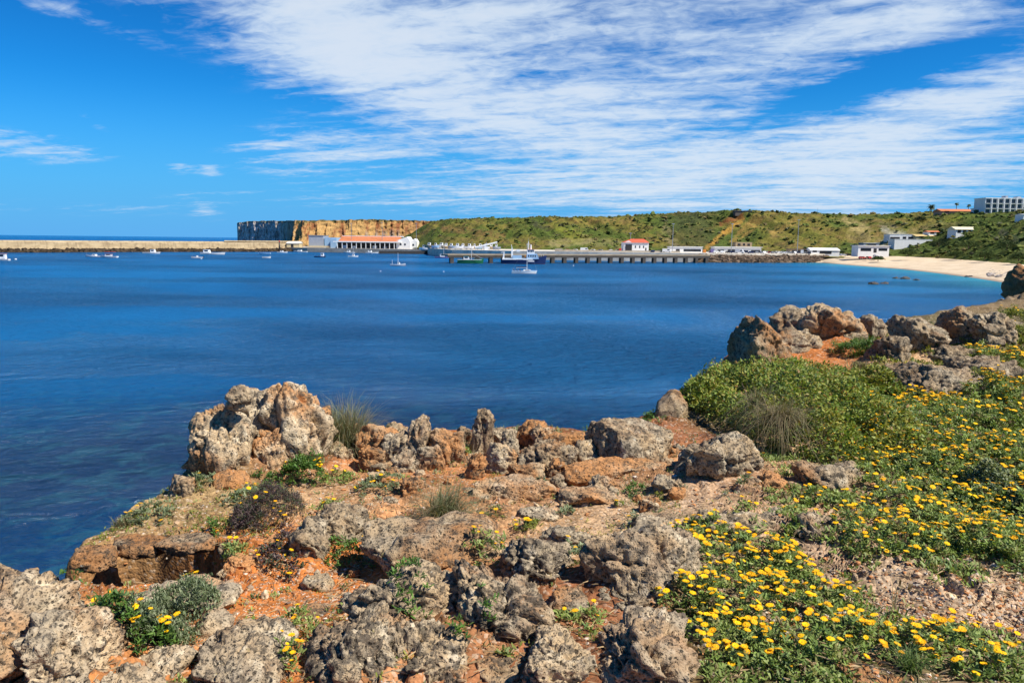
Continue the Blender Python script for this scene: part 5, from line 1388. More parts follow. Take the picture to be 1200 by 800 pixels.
rock('grey stone at the end of the soil bank under the bush', 932, 1008, 540, 580, .36, 'block', .3, .85, .5, 5, seed=137)
rock('low rough grey rock behind the daisy bank', 806, 926, 596, 640, .36, 'karst', .08, .98, .6, 6, seed=138)
rock('craggy grey rock between daisies and the pink path', 928, 988, 602, 648, .32, 'karst', .15, .95, .6, 6, seed=139)
rock('small rust brown rock above the craggy grey rock', 884, 926, 618, 634, .2, 'block', .5, .85, .4, 4)
for a_, b_, c_, d_, st_n, o_, l_ in [(406, 436, 499, 532, 'block', .5, 'low tan rock on the brink beside the grass tuft'), (450, 478, 499, 526, 'block', .35, 'small pale rock behind the fluted brink rock'), (520, 546, 511, 546, 'block', .4, 'brown rock between the orange stained rock and the pillar stone'), (586, 608, 509, 541, 'block', .3, 'small grey rock in front of the blocky brink rock'),
                                   (622, 652, 503, 532, 'karst', .5, 'rough rusty rock beside the low orange crag'), (664, 702, 520, 550, 'block', .35, 'brown grey rock left of the slanting table'), (640, 668, 540, 562, 'block', .45, 'tan block in front of the broad grey brown boulder'), (702, 732, 510, 536, 'karst', .25, 'rough grey rock on top of the slanting table'), (490, 522, 526, 556, 'block', .45, 'tan block at the foot of the whitish upright rock'),
                                   (545, 572, 534, 562, 'block', .6, 'orange block at the foot of the pillar stone'), (596, 640, 540, 566, 'block', .4, 'pale tan block above the crusted soil shelf'), (460, 492, 532, 558, 'block', .3, 'grey block at the foot of the fluted brink rock'), (690, 722, 556, 580, 'block', .5, 'rusty block below the flat rusty shelf'), (740, 778, 520, 548, 'block', .3, 'grey block between slanting table and massive boulder'),
                                   (420, 452, 528, 552, 'block', .6, 'orange block below the low orange topped rock'), (655, 722, 570, 594, 'slab', .5, 'low rusty slab on the path below the shelf'), (560, 604, 592, 610, 'slab', .4, 'low tan slab under the crusted soil shelf'), (468, 502, 556, 584, 'block', .7, 'orange block on the soil above the olive grass tuft'), (604, 654, 594, 614, 'slab', .35, 'long low slab at the edge of the pale path'), (764, 800, 556, 580, 'block', .4, 'brown block at the left foot of the massive boulder'), (860, 900, 560, 584, 'block', .45, 'brown block at the right foot of the massive boulder'), (740, 800, 604, 622, 'slab', .15, 'low grey slab behind the largest boulder')]:
    rock(l_, a_, b_, c_, d_, None, st_n, o_, 1.0, .5, 5, group=R2 if d_ < 566 else None)
# crusted lip of turf over the shaded bank
for a_, b_, c_, d_, l_ in [(84, 140, 640, 664, 'crusted earth lip at the tip of the left soil bank'), (130, 196, 629, 650, 'crusted earth lip over the middle of the left soil bank'), (186, 252, 628, 650, 'crusted earth lip at the inner end of the left soil bank')]:
    rock(l_, a_, b_, c_, d_, .26, 'slab', .55, .75, .5, 5, name='earth_crust', lone=True)
# rocks beyond the big bush
R3 = 'rocks beyond the big bush'
rock('leftmost big brown cliff rock beyond the bush', 860, 922, 366, 440, 1.2, 'block', .5, .88, .5, 6, seed=201, group=R3)
rock('lichened rock on top between the two big cliff rocks', 900, 955, 357, 402, .8, 'block', .15, .95, .55, 5, group=R3, back=.5)
rock('tan pyramid shaped cliff rock, highest beyond the bush', 932, 1008, 354, 412, 1.0, 'block', .42, 1.05, .4, 6, seed=203, group=R3)
rock('lower grey block in front of the tan pyramid rock', 898, 962, 384, 416, .6, 'block', .2, .95, .5, 5, group=R3)
rock('grey block at the right foot of the tan pyramid rock', 966, 1012, 386, 412, .5, 'block', .2, .95, .5, 5, group=R3)
rock('small peaked rock right of the tan pyramid', 1006, 1040, 367, 404, .6, 'block', .15, .92, .5, 5, group=R3)
rock('low brown rock against the water behind the green cushion', 1034, 1062, 371, 392, .5, 'block', .45, .9, .3, 4, group=R3)
rock('large smooth grey boulder with a rounded top', 1048, 1102, 369, 424, .9, 'block', .12, .88, .5, 6, seed=205, group=R3)
rock('dark lower boulder leaning on the smooth grey one', 1020, 1066, 391, 430, .7, 'block', .1, .75, .6, 5, group=R3)
rock('squared rock with an orange face on its right side', 1101, 1142, 358, 408, .8, 'block', .45, .9, .5, 6, group=R3)
rock('grey blocky rock beside the orange faced one', 1130, 1180, 363, 412, .8, 'block', .12, .92, .5, 6, group=R3)
rock('broken dark ledge below the two blocky rocks', 1086, 1140, 402, 428, .7, 'block', .1, .78, .6, 5, group=R3)
rock('rounded grey rock near the water above the yellow bush', 1164, 1206, 344, 372, 1.2, 'block', .2, .88, .5, 5, group=R3, Y=17)
rock('brown rock under the yellow bush at the picture edge', 1176, 1215, 376, 402, .8, 'block', .35, .8, .4, 5, group=R3)
rock('broad cracked grey rock hump among yellow flowers', 1036, 1132, 421, 470, 1.2, 'block', .1, .92, .5, 6, seed=209, group=R3)
rock('grey hump just right of the broad cracked one', 1082, 1164, 430, 470, 1.0, 'block', .15, .85, .6, 6, seed=210, group=R3)
rock('long low grey ledge behind the cracked humps', 1112, 1186, 416, 452, .8, 'block', .12, .82, .6, 5, group=R3)
rock('orange red crag cut by the picture edge above the bay', 1187, 1240, 309, 352, 1.6, 'block', .9, .9, .3, 5, group=R3, Y=19)

# loose stones on the pink path
for i, (p, y, w, hh, br, lab) in enumerate([(1113, 706, 15, 10, 1.5, 'white stone, largest on the pink path'), (1051, 688, 10, 8, 1.4, 'white stone under the daisies at the top of the pink path'), (1113, 690, 8, 6, 1.35, 'small pale stone just above the largest white one'), (1160, 678, 8, 12, 1.5, 'upright white stone at the edge of the right daisies'), (1152, 710, 8, 6, 1.3, 'pale stone right of the largest white one'), (1002, 680, 9, 6, 1.35, 'pale stone low on the left of the pink path'), (1184, 708, 10, 6, 1.1, 'flat grey stone at the right of the pink path'), (970, 682, 8, 5, 1.3, 'pale chip where the pink path begins'), (698, 716, 15, 9, 1.6, 'white pebble between the two bottom boulders'), (822, 533, 9, 6, 1.4, 'white pebble at the foot of the massive boulder'), (820, 570, 8, 6, 1.4, 'white pebble under the massive boulder'), (548, 652, 6, 4, 1.4, 'tiny white chip on the smooth slab'), (310, 700, 9, 5, 1.4, 'pale chip in the orange gravel'), (372, 674, 9, 6, 1.3, 'pale pebble at the top of the orange gravel')]):
    rock(lab, p - w / 2, p + w / 2, y - hh, y + 2, w * .0045, 'round', .0, br, .0, 3, name='stone', group='loose pale stones', emb=.3)

# ------------------------------------------------------------------ the ground sheet itself
gy = np.concatenate([[-30, -14, -8, -5, -3, -1.5, -0.5, 0.4, 1.0, 1.5], np.arange(1.9, 7.6, 0.0125), np.arange(7.6, 15, 0.028), np.geomspace(15, 70, 60)])
ga = np.concatenate([np.geomspace(-9, -1.0, 26), np.arange(-0.985, 0.95, 0.0032), np.geomspace(0.96, 1.6, 70), np.geomspace(1.7, 9, 24)])
GY, GA = np.meshgrid(gy, ga, indexing='ij')
GX = GA * (np.maximum(GY, 0.6) + 0.35)
gX, gY = GX.ravel(), GY.ravel()
gZ, gsd, ggd = ground_h(gX, gY)
SOIL = dict(O=(0.47, 0.16, 0.042), T=(0.50, 0.325, 0.175), P=(0.46, 0.325, 0.205), R=(0.29, 0.115, 0.052), L=(0.32, 0.215, 0.10), M=(0.13, 0.105, 0.048), B=(0.31, 0.115, 0.036), K=(0.43, 0.215, 0.09))  # B: rusty bank earth, darkened for the shade on the bank
CPT = [(330, 680, 'O'), (400, 655, 'O'), (280, 760, 'O'), (230, 790, 'O'), (300, 700, 'O'), (200, 600, 'L'), (120, 622, 'L'), (160, 615, 'L'), (280, 585, 'L'), (420, 600, 'T'), (450, 575, 'K'), (500, 560, 'R'), (345, 545, 'R'), (400, 570, 'T'), (430, 620, 'O'),
       (470, 545, 'O'), (560, 560, 'K'), (600, 545, 'O'), (700, 545, 'K'), (690, 520, 'R'), (650, 612, 'T'), (720, 592, 'T'), (740, 605, 'T'), (780, 600, 'P'), (850, 590, 'P'), (900, 575, 'R'), (930, 600, 'T'), (600, 575, 'R'), (680, 575, 'R'), (580, 630, 'K'),
       (600, 790, 'R'), (660, 720, 'R'), (520, 750, 'K'), (700, 780, 'R'), (930, 650, 'P'), (1000, 680, 'P'), (1080, 700, 'P'), (1150, 725, 'P'), (1190, 760, 'P'), (1120, 680, 'P'), (1185, 700, 'P'), (960, 620, 'R'),
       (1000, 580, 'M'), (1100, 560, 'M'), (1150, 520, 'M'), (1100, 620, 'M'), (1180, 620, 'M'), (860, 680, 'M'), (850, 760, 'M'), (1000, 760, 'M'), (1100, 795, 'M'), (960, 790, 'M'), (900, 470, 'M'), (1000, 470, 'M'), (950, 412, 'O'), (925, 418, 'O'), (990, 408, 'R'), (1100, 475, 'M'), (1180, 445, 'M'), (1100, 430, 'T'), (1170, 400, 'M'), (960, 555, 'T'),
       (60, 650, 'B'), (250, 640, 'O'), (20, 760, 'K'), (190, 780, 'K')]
cX = np.array([ghit(a, b_)[:2] for a, b_, _ in CPT])
num = np.zeros((len(gX), 3)); den = np.zeros(len(gX)) + 1e-6
P = col2(gX, gY)
jx = gX + fbm(P / 0.3, 4, 71) * 0.16; jy = gY + fbm(P / 0.3 + 7, 4, 72) * 0.16
num += den[:, None] * np.array([[0.2, 0.14, 0.07]])
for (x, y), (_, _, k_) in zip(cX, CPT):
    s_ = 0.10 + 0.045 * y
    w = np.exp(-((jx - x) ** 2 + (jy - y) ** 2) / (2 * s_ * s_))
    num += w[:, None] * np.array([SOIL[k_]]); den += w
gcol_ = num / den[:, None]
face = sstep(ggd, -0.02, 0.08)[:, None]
gcol_ = gcol_ * (1 - face) + np.array([[0.31, 0.115, 0.036]]) * face  # rusty bank face, its shade partly put into the soil colour
below = sstep(-gsd, 0.1, 0.8)[:, None]
gcol_ = gcol_ * (1 - below) + np.array([[0.36, 0.19, 0.09]]) * below
spk = fbm(P / 0.05, 3, 73)[:, None]
crust = (sstep(fbm(P / 0.28 + 2, 4, 75), .02, .42) * .6)[:, None]
gcol_ = gcol_ * (1 - crust) + gcol_ * np.array([[.52, .50, .46]]) * crust
gcol_ = np.clip(gcol_ * (1 + 0.28 * spk + 0.25 * fbm(P / 0.4, 3, 74)[:, None]), 0.02, 0.8)

m_soil, t, b = mat('headland soil')
at_ = t.node('ShaderNodeAttribute', attribute_name='Col').outputs['Color']
pos = t.node('ShaderNodeNewGeometry').outputs['Position']
n1 = t.noise(pos, 38.0, 4, 0.7); n2 = t.noise(pos, 6.0, 4, 0.6); v1_ = t.node('ShaderNodeTexVoronoi'); t.put(v1_.inputs['Vector'], pos); v1_.inputs['Scale'].default_value = 55.0
v2_ = t.node('ShaderNodeTexVoronoi'); t.put(v2_.inputs['Vector'], pos); v2_.inputs['Scale'].default_value = 22.0
f = t.ramp(n1, 0.3, 0.7, 0.55, 1.4, False)
c1 = t.mix(1.0, at_, t.xyz(f, f, f), 'MULTIPLY')
grain = t.sep(v1_.outputs['Color'])[0]
c1 = t.mix(t.m('MULTIPLY', t.ramp(grain, 0.88, 0.92), 0.45), c1, (0.56, 0.44, 0.32))
c1 = t.mix(t.m('MULTIPLY', t.ramp(grain, 0.14, 0.08), 0.5), c1, (0.12, 0.07, 0.04))
c1 = t.mix(t.m('MULTIPLY', t.ramp(n2, 0.56, 0.72), 0.35), c1, (0.26, 0.17, 0.09))
t.put(b.inputs['Base Color'], c1); b.inputs['Roughness'].default_value = 0.97; b.inputs['Specular IOR Level'].default_value = 0.08
bu = t.node('ShaderNodeBump'); bu.inputs['Distance'].default_value = 0.012; bu.inputs['Strength'].default_value = 0.8
t.put(bu.inputs['Height'], t.m('SUBTRACT', t.m('MULTIPLY', n1, 0.8), t.m('ADD', t.m('MULTIPLY', v1_.outputs[0], 0.6), t.m('MULTIPLY', v2_.outputs[0], 0.7))))
t.put(b.inputs['Normal'], bu.outputs[0])
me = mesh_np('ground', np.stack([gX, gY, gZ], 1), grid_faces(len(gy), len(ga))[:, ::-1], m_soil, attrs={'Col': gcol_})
if me.polygons[len(me.polygons) // 2].normal.z < 0: me.flip_normals()
tag(link('ground', me), kind='structure')

# ------------------------------------------------------------------ loose gravel and litter on the soil
rngp = np.random.default_rng(77)
def scatter_px(n, px0, px1, py0, py1):
    a = rngp.uniform(px0, px1, n); b_ = rngp.uniform(py0, py1, n)
    z = np.full(n, 10.35)
    d = (CM @ np.stack([(a - 600) / F, (400 - b_) / F, -np.ones(n)])).T
    d = d / d[:, 1:2]
    for _ in range(8):
        tt = (z - CAMZ) / d[:, 2]; x = d[:, 0] * tt; y = d[:, 1] * tt; z = .5 * z + .5 * ground_base(x, y)
    return x, y
def ground_at(x, y):
    z, sd, gd = ground_h(np.asarray(x, float), np.asarray(y, float), True)
    return z, sd, gd
x, y = scatter_px(15000, -60, 1260, 560, 830)
x2, y2 = scatter_px(4200, 60, 1000, 500, 600)
x3, y3 = scatter_px(7000, 880, 1220, 655, 760); x4, y4 = scatter_px(6500, 170, 480, 610, 810)
x, y = np.concatenate([x, x2, x3, x4]), np.concatenate([y, y2, y3, y4])
z, sd, gd = ground_at(x, y)
ok = (sd > .03) & (gd < 0.02) & (rock_z(x, y) < z + .01); x, y, z = x[ok], y[ok], z[ok]; n = len(x)
size = np.exp(rngp.normal(-5.75, .5, n)) * (1 + .05 * y); size = np.minimum(size, .022)
v1, f1 = ico(1)
base = v1[None] * (1 + .28 * rngp.normal(size=(n, len(v1), 1)))
sc3 = np.stack([rngp.uniform(.8, 1.5, n), rngp.uniform(.8, 1.3, n), rngp.uniform(.5, .9, n)], 1) * size[:, None]
V_ = base * sc3[:, None]
an = rngp.uniform(0, 2 * PI, n); ca, sa = np.cos(an)[:, None], np.sin(an)[:, None]
V_ = np.stack([V_[..., 0] * ca - V_[..., 1] * sa, V_[..., 0] * sa + V_[..., 1] * ca, V_[..., 2]], -1) + np.stack([x, y, z + size * .15], 1)[:, None]
pal = np.array([[.48, .215, .085], [.54, .36, .21], [.36, .25, .165], [.60, .50, .40], [.30, .15, .08], [.44, .38, .31]])
pc_ = pal[rngp.choice(6, n, p=[.30, .24, .18, .09, .11, .08])] * rngp.uniform(.7, 1.2, (n, 1))
m_peb, t, b = mat('gravel stone')
t.put(b.inputs['Base Color'], t.node('ShaderNodeAttribute', attribute_name='Col').outputs['Color']); b.inputs['Roughness'].default_value = .95; b.inputs['Specular IOR Level'].default_value = .1
Fp = (f1[None] + (np.arange(n) * len(v1))[:, None, None]).reshape(-1, 3)
tag(link('gravel', mesh_np('gravel', V_.reshape(-1, 3), Fp, m_peb, False, attrs={'Col': np.repeat(pc_, len(v1), 0)})), kind='stuff')
# dry straw and twig litter
n = 5200
x, y = scatter_px(n, -40, 1240, 540, 830); z, sd, gd = ground_at(x, y); ok = (sd > .05) & (gd < 0)
x, y, z = x[ok], y[ok], z[ok]; n = len(x)
L_ = rngp.uniform(.02, .09, n); an = rngp.uniform(0, 2 * PI, n); wd = rngp.uniform(.0008, .0022, n)
dx, dy = np.cos(an) * L_, np.sin(an) * L_; nx, ny = -np.sin(an) * wd, np.cos(an) * wd; lift = rngp.uniform(0, .02, n)
V_ = np.stack([np.stack([x - nx, y - ny, z + .004], 1), np.stack([x + nx, y + ny, z + .004], 1), np.stack([x + dx + nx, y + dy + ny, z + .005 + lift], 1), np.stack([x + dx - nx, y + dy - ny, z + .005 + lift], 1), np.stack([x + dx * .5, y + dy * .5, z + .006 + lift * .6 + wd * 1.6], 1)], 1)
fq = np.array([[0, 1, 4], [1, 2, 4], [2, 3, 4], [3, 0, 4]])
Fp = (fq[None] + (np.arange(n) * 5)[:, None, None]).reshape(-1, 3)
cl_ = np.array([[.34, .24, .13]]) * rngp.uniform(.4, 1.4, (n, 1))
tag(link('dry_litter', mesh_np('dry_litter', V_.reshape(-1, 3), Fp, m_peb, False, attrs={'Col': np.repeat(cl_, 5, 0)})), kind='stuff')

# ------------------------------------------------------------------ plants
m_leaf = bpy.data.materials.new('leaf'); m_leaf.use_nodes = True
t = NT(m_leaf.node_tree); t.n.clear()
at_ = t.node('ShaderNodeAttribute', attribute_name='Col').outputs['Color']
d1 = t.node('ShaderNodeBsdfPrincipled'); t.put(d1.inputs['Base Color'], at_); d1.inputs['Roughness'].default_value = .55; d1.inputs['Specular IOR Level'].default_value = .3
tr = t.node('ShaderNodeBsdfTranslucent'); t.put(tr.inputs[0], t.mix(1.0, at_, (1.2, 1.25, .5), 'MULTIPLY'))
mx = t.node('ShaderNodeMixShader'); mx.inputs[0].default_value = .25; t.put(mx.inputs[1], d1.outputs[0]); t.put(mx.inputs[2], tr.outputs[0])
t.put(t.node('ShaderNodeOutputMaterial').inputs[0], mx.outputs[0])

LT = np.array([[0, -.06, 0], [0, .06, 0], [.42, -.15, .05], [.42, .15, .05], [.8, -.13, .03], [.8, .13, .03], [1, 0, -.02]])
LFq = np.array([[0, 2, 3, 1], [2, 4, 5, 3]]); LFt = np.array([[4, 6, 5]])
OV = np.array([[0, -.05, 0], [0, .05, 0], [.3, -.24, .05], [.3, .24, .05], [.7, -.20, .03], [.7, .20, .03], [1, 0, -.05]])
def leaves(P, az_, pit, L, tpl=LT, roll=None, wid=None):
    """leaf meshes from base points, azimuth, pitch, length"""
    n = len(P); T = tpl[None] * L[:, None, None]
    if wid is not None: T = T * np.stack([np.ones(n), wid, np.ones(n)], 1)[:, None]
    if roll is not None:
        c, s_ = np.cos(roll)[:, None], np.sin(roll)[:, None]
        T = np.stack([T[..., 0], T[..., 1] * c - T[..., 2] * s_, T[..., 1] * s_ + T[..., 2] * c], -1)
    c, s_ = np.cos(pit)[:, None], np.sin(pit)[:, None]
    T = np.stack([T[..., 0] * c - T[..., 2] * s_, T[..., 1], T[..., 0] * s_ + T[..., 2] * c], -1)
    c, s_ = np.cos(az_)[:, None], np.sin(az_)[:, None]
    T = np.stack([T[..., 0] * c - T[..., 1] * s_, T[..., 0] * s_ + T[..., 1] * c, T[..., 2]], -1)
    V = (T + P[:, None]).reshape(-1, 3); o_ = (np.arange(n) * 7)[:, None, None]
    return V, (LFq[None] + o_).reshape(-1, 4), (LFt[None] + o_).reshape(-1, 3)

# the yellow daisy: ring of ray petals round a domed disc, on a short stalk
m_petal, t, b = mat('daisy petal')
oi = t.node('ShaderNodeObjectInfo')
hv = t.node('ShaderNodeHueSaturation'); hv.inputs['Color'].default_value = (.88, .49, .003, 1)
t.put(hv.inputs['Hue'], t.ramp(oi.outputs['Random'], 0, 1, .482, .506, False)); t.put(hv.inputs['Value'], t.ramp(oi.outputs['Random'], 0, 1, .88, 1.05, False))
t.put(b.inputs['Base Color'], hv.outputs[0]); b.inputs['Roughness'].default_value = .6; b.inputs['Specular IOR Level'].default_value = .2
m_disc = paint('daisy disc', (.78, .40, .004), .85, var=.3, scale=300)
m_stalk = paint('daisy stalk', (.10, .16, .04), .8)
def daisy_mesh(seed, droop):
    rg_ = np.random.default_rng(seed); v, f, mi = [], [], []
    np_ = 24
    for ring, (r1, lift) in enumerate([(1.0, .0), (.9, .10)]):
        for i in range(np_):
            a = 2 * PI * (i + .5 * ring) / np_ + rg_.normal() * .04; L = r1 * rg_.uniform(.9, 1.05); w = .105
            ca, sa = math.cos(a), math.sin(a); b0 = len(v); zt = lift + droop + rg_.normal() * .05
            for (rr, ww, zz) in [(.3, .06, .08 + lift * .5), (.68, w, .10 + lift * .6 + droop * .5), (L, w * .62, .04 + zt)]:
                for sg in (-1, 1): v.append((rr * ca - sg * ww * sa, rr * sa + sg * ww * ca, zz))
            f += [(b0, b0 + 2, b0 + 3, b0 + 1), (b0 + 2, b0 + 4, b0 + 5, b0 + 3)]; mi += [0, 0]
    for j, (rr, zz) in enumerate([(.36, .10), (.27, .20), (.13, .26)]):
        b0 = len(v)
        for i in range(12): v.append((rr * math.cos(2 * PI * i / 12), rr * math.sin(2 * PI * i / 12), zz))
        if j:
            for i in range(12): f.append((b0 - 12 + i, b0 - 12 + (i + 1) % 12, b0 + (i + 1) % 12, b0 + i)); mi.append(1)
    b0 = len(v); v.append((0, 0, .27))
    for i in range(12): f.append((b0 - 12 + i, b0 - 12 + (i + 1) % 12, b0)); mi.append(1)
    b0 = len(v)
    for zz, rr in ((.05, .10), (-2.4, .07)):
        for i in range(5): v.append((rr * math.cos(2 * PI * i / 5), rr * math.sin(2 * PI * i / 5), zz))
    for i in range(5): f.append((b0 + i, b0 + 5 + i, b0 + 5 + (i + 1) % 5, b0 + (i + 1) % 5)); mi.append(2)
    me = bpy.data.meshes.new('flower'); me.from_pydata(v, [], f)
    for mm in (m_petal, m_disc, m_stalk): me.materials.append(mm)
    me.polygons.foreach_set('material_index', mi); me.update()
    return me
DAISY = [daisy_mesh(i, d_) for i, d_ in enumerate([-.12, .0, .10, -.05, .2])]

PALS = {'daisy': [((.19, .26, .055), .40), ((.27, .32, .09), .32), ((.11, .17, .042), .12), ((.25, .24, .075), .09), ((.20, .14, .07), .07)],
        'silver': [((.175, .215, .105), .45), ((.235, .260, .145), .3), ((.11, .145, .06), .25)],
        'purple': [((.085, .052, .050), .40), ((.12, .085, .07), .3), ((.06, .075, .035), .30)],
        'green': [((.075, .15, .022), .4), ((.11, .19, .035), .35), ((.05, .10, .018), .25)],
        'bush': [((.165, .235, .034), .36), ((.26, .295, .05), .30), ((.070, .115, .024), .17), ((.29, .25, .045), .13), ((.27, .14, .04), .06)],
        'olive': [((.19, .21, .036), .4), ((.26, .25, .04), .3), ((.11, .14, .03), .3)]}
def pal_pick(kind, n, rg_):
    cols_, p_ = zip(*PALS[kind]); p_ = np.array(p_) / sum(p_)
    return np.array(cols_)[rg_.choice(len(cols_), n, p=p_)] * rg_.uniform(.7, 1.25, (n, 1))
def pick_ellipse(px, py, rx, ry):
    Cn = ghit(px, py); ya = ghit(px, py + ry)[1]; yb = ghit(px, max(py - ry, 330))[1]
    return Cn, rx * Cn[1] / F, max((yb - ya) / 2, .03)
PATH = [tuple(ghit(a, b_)[:2]) for a, b_ in [(930, 642), (1000, 660), (1060, 676), (1130, 686), (1230, 696), (1230, 764), (1150, 744), (1090, 730), (1020, 712), (960, 690)]]
def clump(label, px, py, rx, ry, h=.10, nfl=0, kind='daisy', dens=900, leaf=.026, nl=11, name='daisy_clump', cat='plant', group=None, fl=.0142, tpl=LT, lift=0.0, edge=.35, seed=None, upright=.5, cfly=True):
    rg_ = np.random.default_rng(seed if seed is not None else int(px * 31 + py * 17))
    Cn, RX, RY = pick_ellipse(px, py, rx, ry); RY = min(RY, RX * 2.2)
    z0 = float(ground_at(np.array([Cn[0]]), np.array([Cn[1]]))[0][0])
    lodk = np.clip(Cn[1] / 5.0, 1, 2.2)
    leaf_ = leaf * lodk ** .6; n = int(max(6, dens * PI * RX * RY / lodk ** 1.25))
    a = rg_.uniform(0, 2 * PI, n); r = np.sqrt(rg_.uniform(0, 1, n))
    ed = 1 + edge * fbm(np.stack([np.cos(a) * 1.3, np.sin(a) * 1.3, np.full(n, px * .1)], 1), 3, 91)
    lx, ly = np.cos(a) * r * RX * ed, np.sin(a) * r * RY * ed
    gzv, sdv, gdv = ground_at(Cn[0] + lx, Cn[1] + ly)
    rz_v = rock_z(Cn[0] + lx, Cn[1] + ly); onrock = rz_v > gzv
    gzv = np.where(onrock, rz_v - .004, gzv) if lift else gzv
    lump = .62 + .5 * fbm(np.stack([(Cn[0] + lx) / .16, (Cn[1] + ly) / .16, np.zeros(n)], 1), 3, 92)
    top = h * np.sqrt(np.clip(1 - r ** 3, 0, 1)) * np.clip(lump, .12, 1.3)
    lay = rg_.uniform(.55, 1.0, n) ** .6
    lz = gzv - z0 + top * lay
    keep = (sdv > -.05) if lift else (sdv > -.05) & (rz_v < gzv + top + .02)
    keep &= poly_sd(Cn[0] + lx, Cn[1] + ly, PATH) < .03
    if not keep.any(): return None
    top = np.minimum(top, np.maximum(.03, top))
    lx, ly, lz, r = lx[keep], ly[keep], lz[keep], r[keep]; a = a[keep]; n = len(lx)
    k_ = nl
    P = np.repeat(np.stack([lx, ly, lz], 1), k_, 0) + rg_.normal(size=(n * k_, 3)) * np.array([.008, .008, .006]) * lodk
    az_ = (np.repeat(rg_.uniform(0, 2 * PI, n), k_) + np.tile(np.arange(k_) * 2.4, n) + rg_.normal(size=n * k_) * .2)
    pit = rg_.normal(upright, .35, n * k_)
    L = leaf_ * rg_.uniform(.6, 1.2, n * k_)
    V, Q4, T3 = leaves(P, az_, pit, L, tpl, rg_.normal(size=n * k_) * .35)
    colr = np.repeat(pal_pick(kind, n, rg_), k_, 0) * rg_.uniform(.8, 1.2, (n * k_, 1))
    rt = thing(name, label, cat, (Cn[0], Cn[1], z0), 0, group)
    fo = mesh_np('foliage', V, [Q4, T3], m_leaf, True, attrs={'Col': np.repeat(colr, 7, 0)})
    link('foliage', fo, rt)
    if nfl:
        nfl = min(100, int(nfl * (2.0 if nfl > 20 else 1.2)))
        cand = rg_.permutation(n)
        # flowers gather in drifts
        dr = fbm(np.stack([(Cn[0] + lx) / .22, (Cn[1] + ly) / .22, np.full(n, 3.0)], 1), 2, 95)[cand] + rg_.normal(size=n) * .25
        cand = cand[np.argsort(-dr)][:max(nfl * 3, 1)]; cand = rg_.permutation(cand)[:nfl]
        for c_ in cand:
            s_ = fl * rg_.choice([.62, 1, 1, 1, 1.05]) * rg_.uniform(.82, 1.18) * lodk ** .25
            o = bpy.data.objects.new('flower', DAISY[rg_.integers(len(DAISY))]); C.objects.link(o); o.parent = rt
            o.location = (lx[c_], ly[c_], gzv[keep][c_] - z0 + top[keep][c_] + leaf_ * .75 + rg_.uniform(.0, .025))
            o.scale = (s_, s_, s_); o.rotation_euler = (rg_.normal() * .2, rg_.normal() * .2 + .08, rg_.uniform(0, 6.28))
    return rt

# dense daisy bank, bottom right of the middle
clump('daisy mat at the back of the dense bank, touching the largest boulder', 832, 652, 54, 30, .14, 42)
clump('daisy mat under the low rough grey rock, heaviest with flowers', 905, 662, 46, 26, .13, 34)
clump('daisy mat in the middle of the dense bank', 868, 712, 80, 32, .13, 66)
clump('daisy mat along the left edge of the dense bank by the bottom boulder', 800, 712, 40, 22, .11, 14)
clump('daisy mat trailing from the dense bank to the pink path', 955, 704, 46, 24, .10, 17)
clump('daisy mat at the bottom of the dense bank beside the pinkish stone', 848, 772, 74, 32, .12, 30)
clump('green daisy mat at the bottom edge with few flowers', 930, 782, 56, 34, .12, 9)
clump('daisy mat around the brown weathered stone at the bottom edge', 1030, 762, 66, 26, .12, 24)
clump('daisy mat at the lower right corner under the pink path', 1120, 770, 74, 32, .12, 22)
clump('daisy mat cut by the lower right corner', 1196, 796, 44, 24, .12, 9)
clump('loose daisy mat between the dense bank and the brown stone', 980, 745, 44, 22, .09, 12)
# right bank
G2 = None
clump('daisy mat in front of the right bank, above the pink path', 1038, 640, 60, 28, .16, 46)
clump('daisy mat at the centre of the right bank', 1110, 626, 68, 28, .17, 56)
clump('daisy mat at the right end of the bank, with a white stone at its edge', 1180, 655, 54, 36, .18, 24)
clump('daisy mat along the back of the right bank', 1090, 596, 82, 20, .15, 44)
clump('leafy daisy mat at the picture edge behind the bank', 1185, 600, 50, 22, .16, 24)
clump('small daisy tuft beside the craggy grey rock', 968, 592, 28, 13, .09, 9)
clump('small daisy tuft left of the craggy grey rock', 930, 612, 22, 10, .07, 7)
clump('tiny daisy tuft on the low rough grey rock', 872, 612, 14, 7, .05, 4, lift=.05)
clump('daisy tuft at the end of the soil bank, under the big bush', 1006, 572, 26, 13, .10, 8)
# the flowering green between bush and humps
clump('drift of small daisies at the foot of the big bush', 1030, 528, 58, 22, .18, 48, fl=.0165)
clump('broad drift of small daisies right of the big bush', 1115, 535, 66, 24, .2, 52, fl=.0165)
clump('drift of small daisies at the picture edge behind the bank', 1184, 545, 44, 26, .2, 28, fl=.0165)
clump('long drift of daisies below the cracked grey humps', 1130, 492, 82, 16, .2, 72, fl=.0175, dens=1200)
clump('drift of daisies at the picture edge below the grey ledge', 1188, 478, 40, 18, .2, 34, fl=.0175, dens=1200)
clump('thin drift of daisies below the leftmost grey hump', 1068, 492, 36, 14, .18, 24, fl=.0175, dens=1200)
clump('bright yellow daisies at the left foot of the cracked hump', 1046, 420, 30, 5, .15, 14, fl=.0175, dens=1200)
clump('yellow daisies between the blocky rocks and the grey ledge', 1170, 424, 36, 12, .2, 40, fl=.022, dens=1200)
clump('olive patch of low plants right of the blocky rocks', 1176, 400, 30, 8, .2, 10, kind='olive', fl=.0175, dens=1200)
clump('yellow flowered bush on top of the brown rock at the picture edge', 1192, 380, 22, 6, .35, 14, kind='olive', fl=.0175, dens=1500)
clump('green cushion between the big cliff rocks and the smooth boulder', 1004, 418, 22, 6, .32, 0, 'green', 2600, .02, name='cushion_plant')
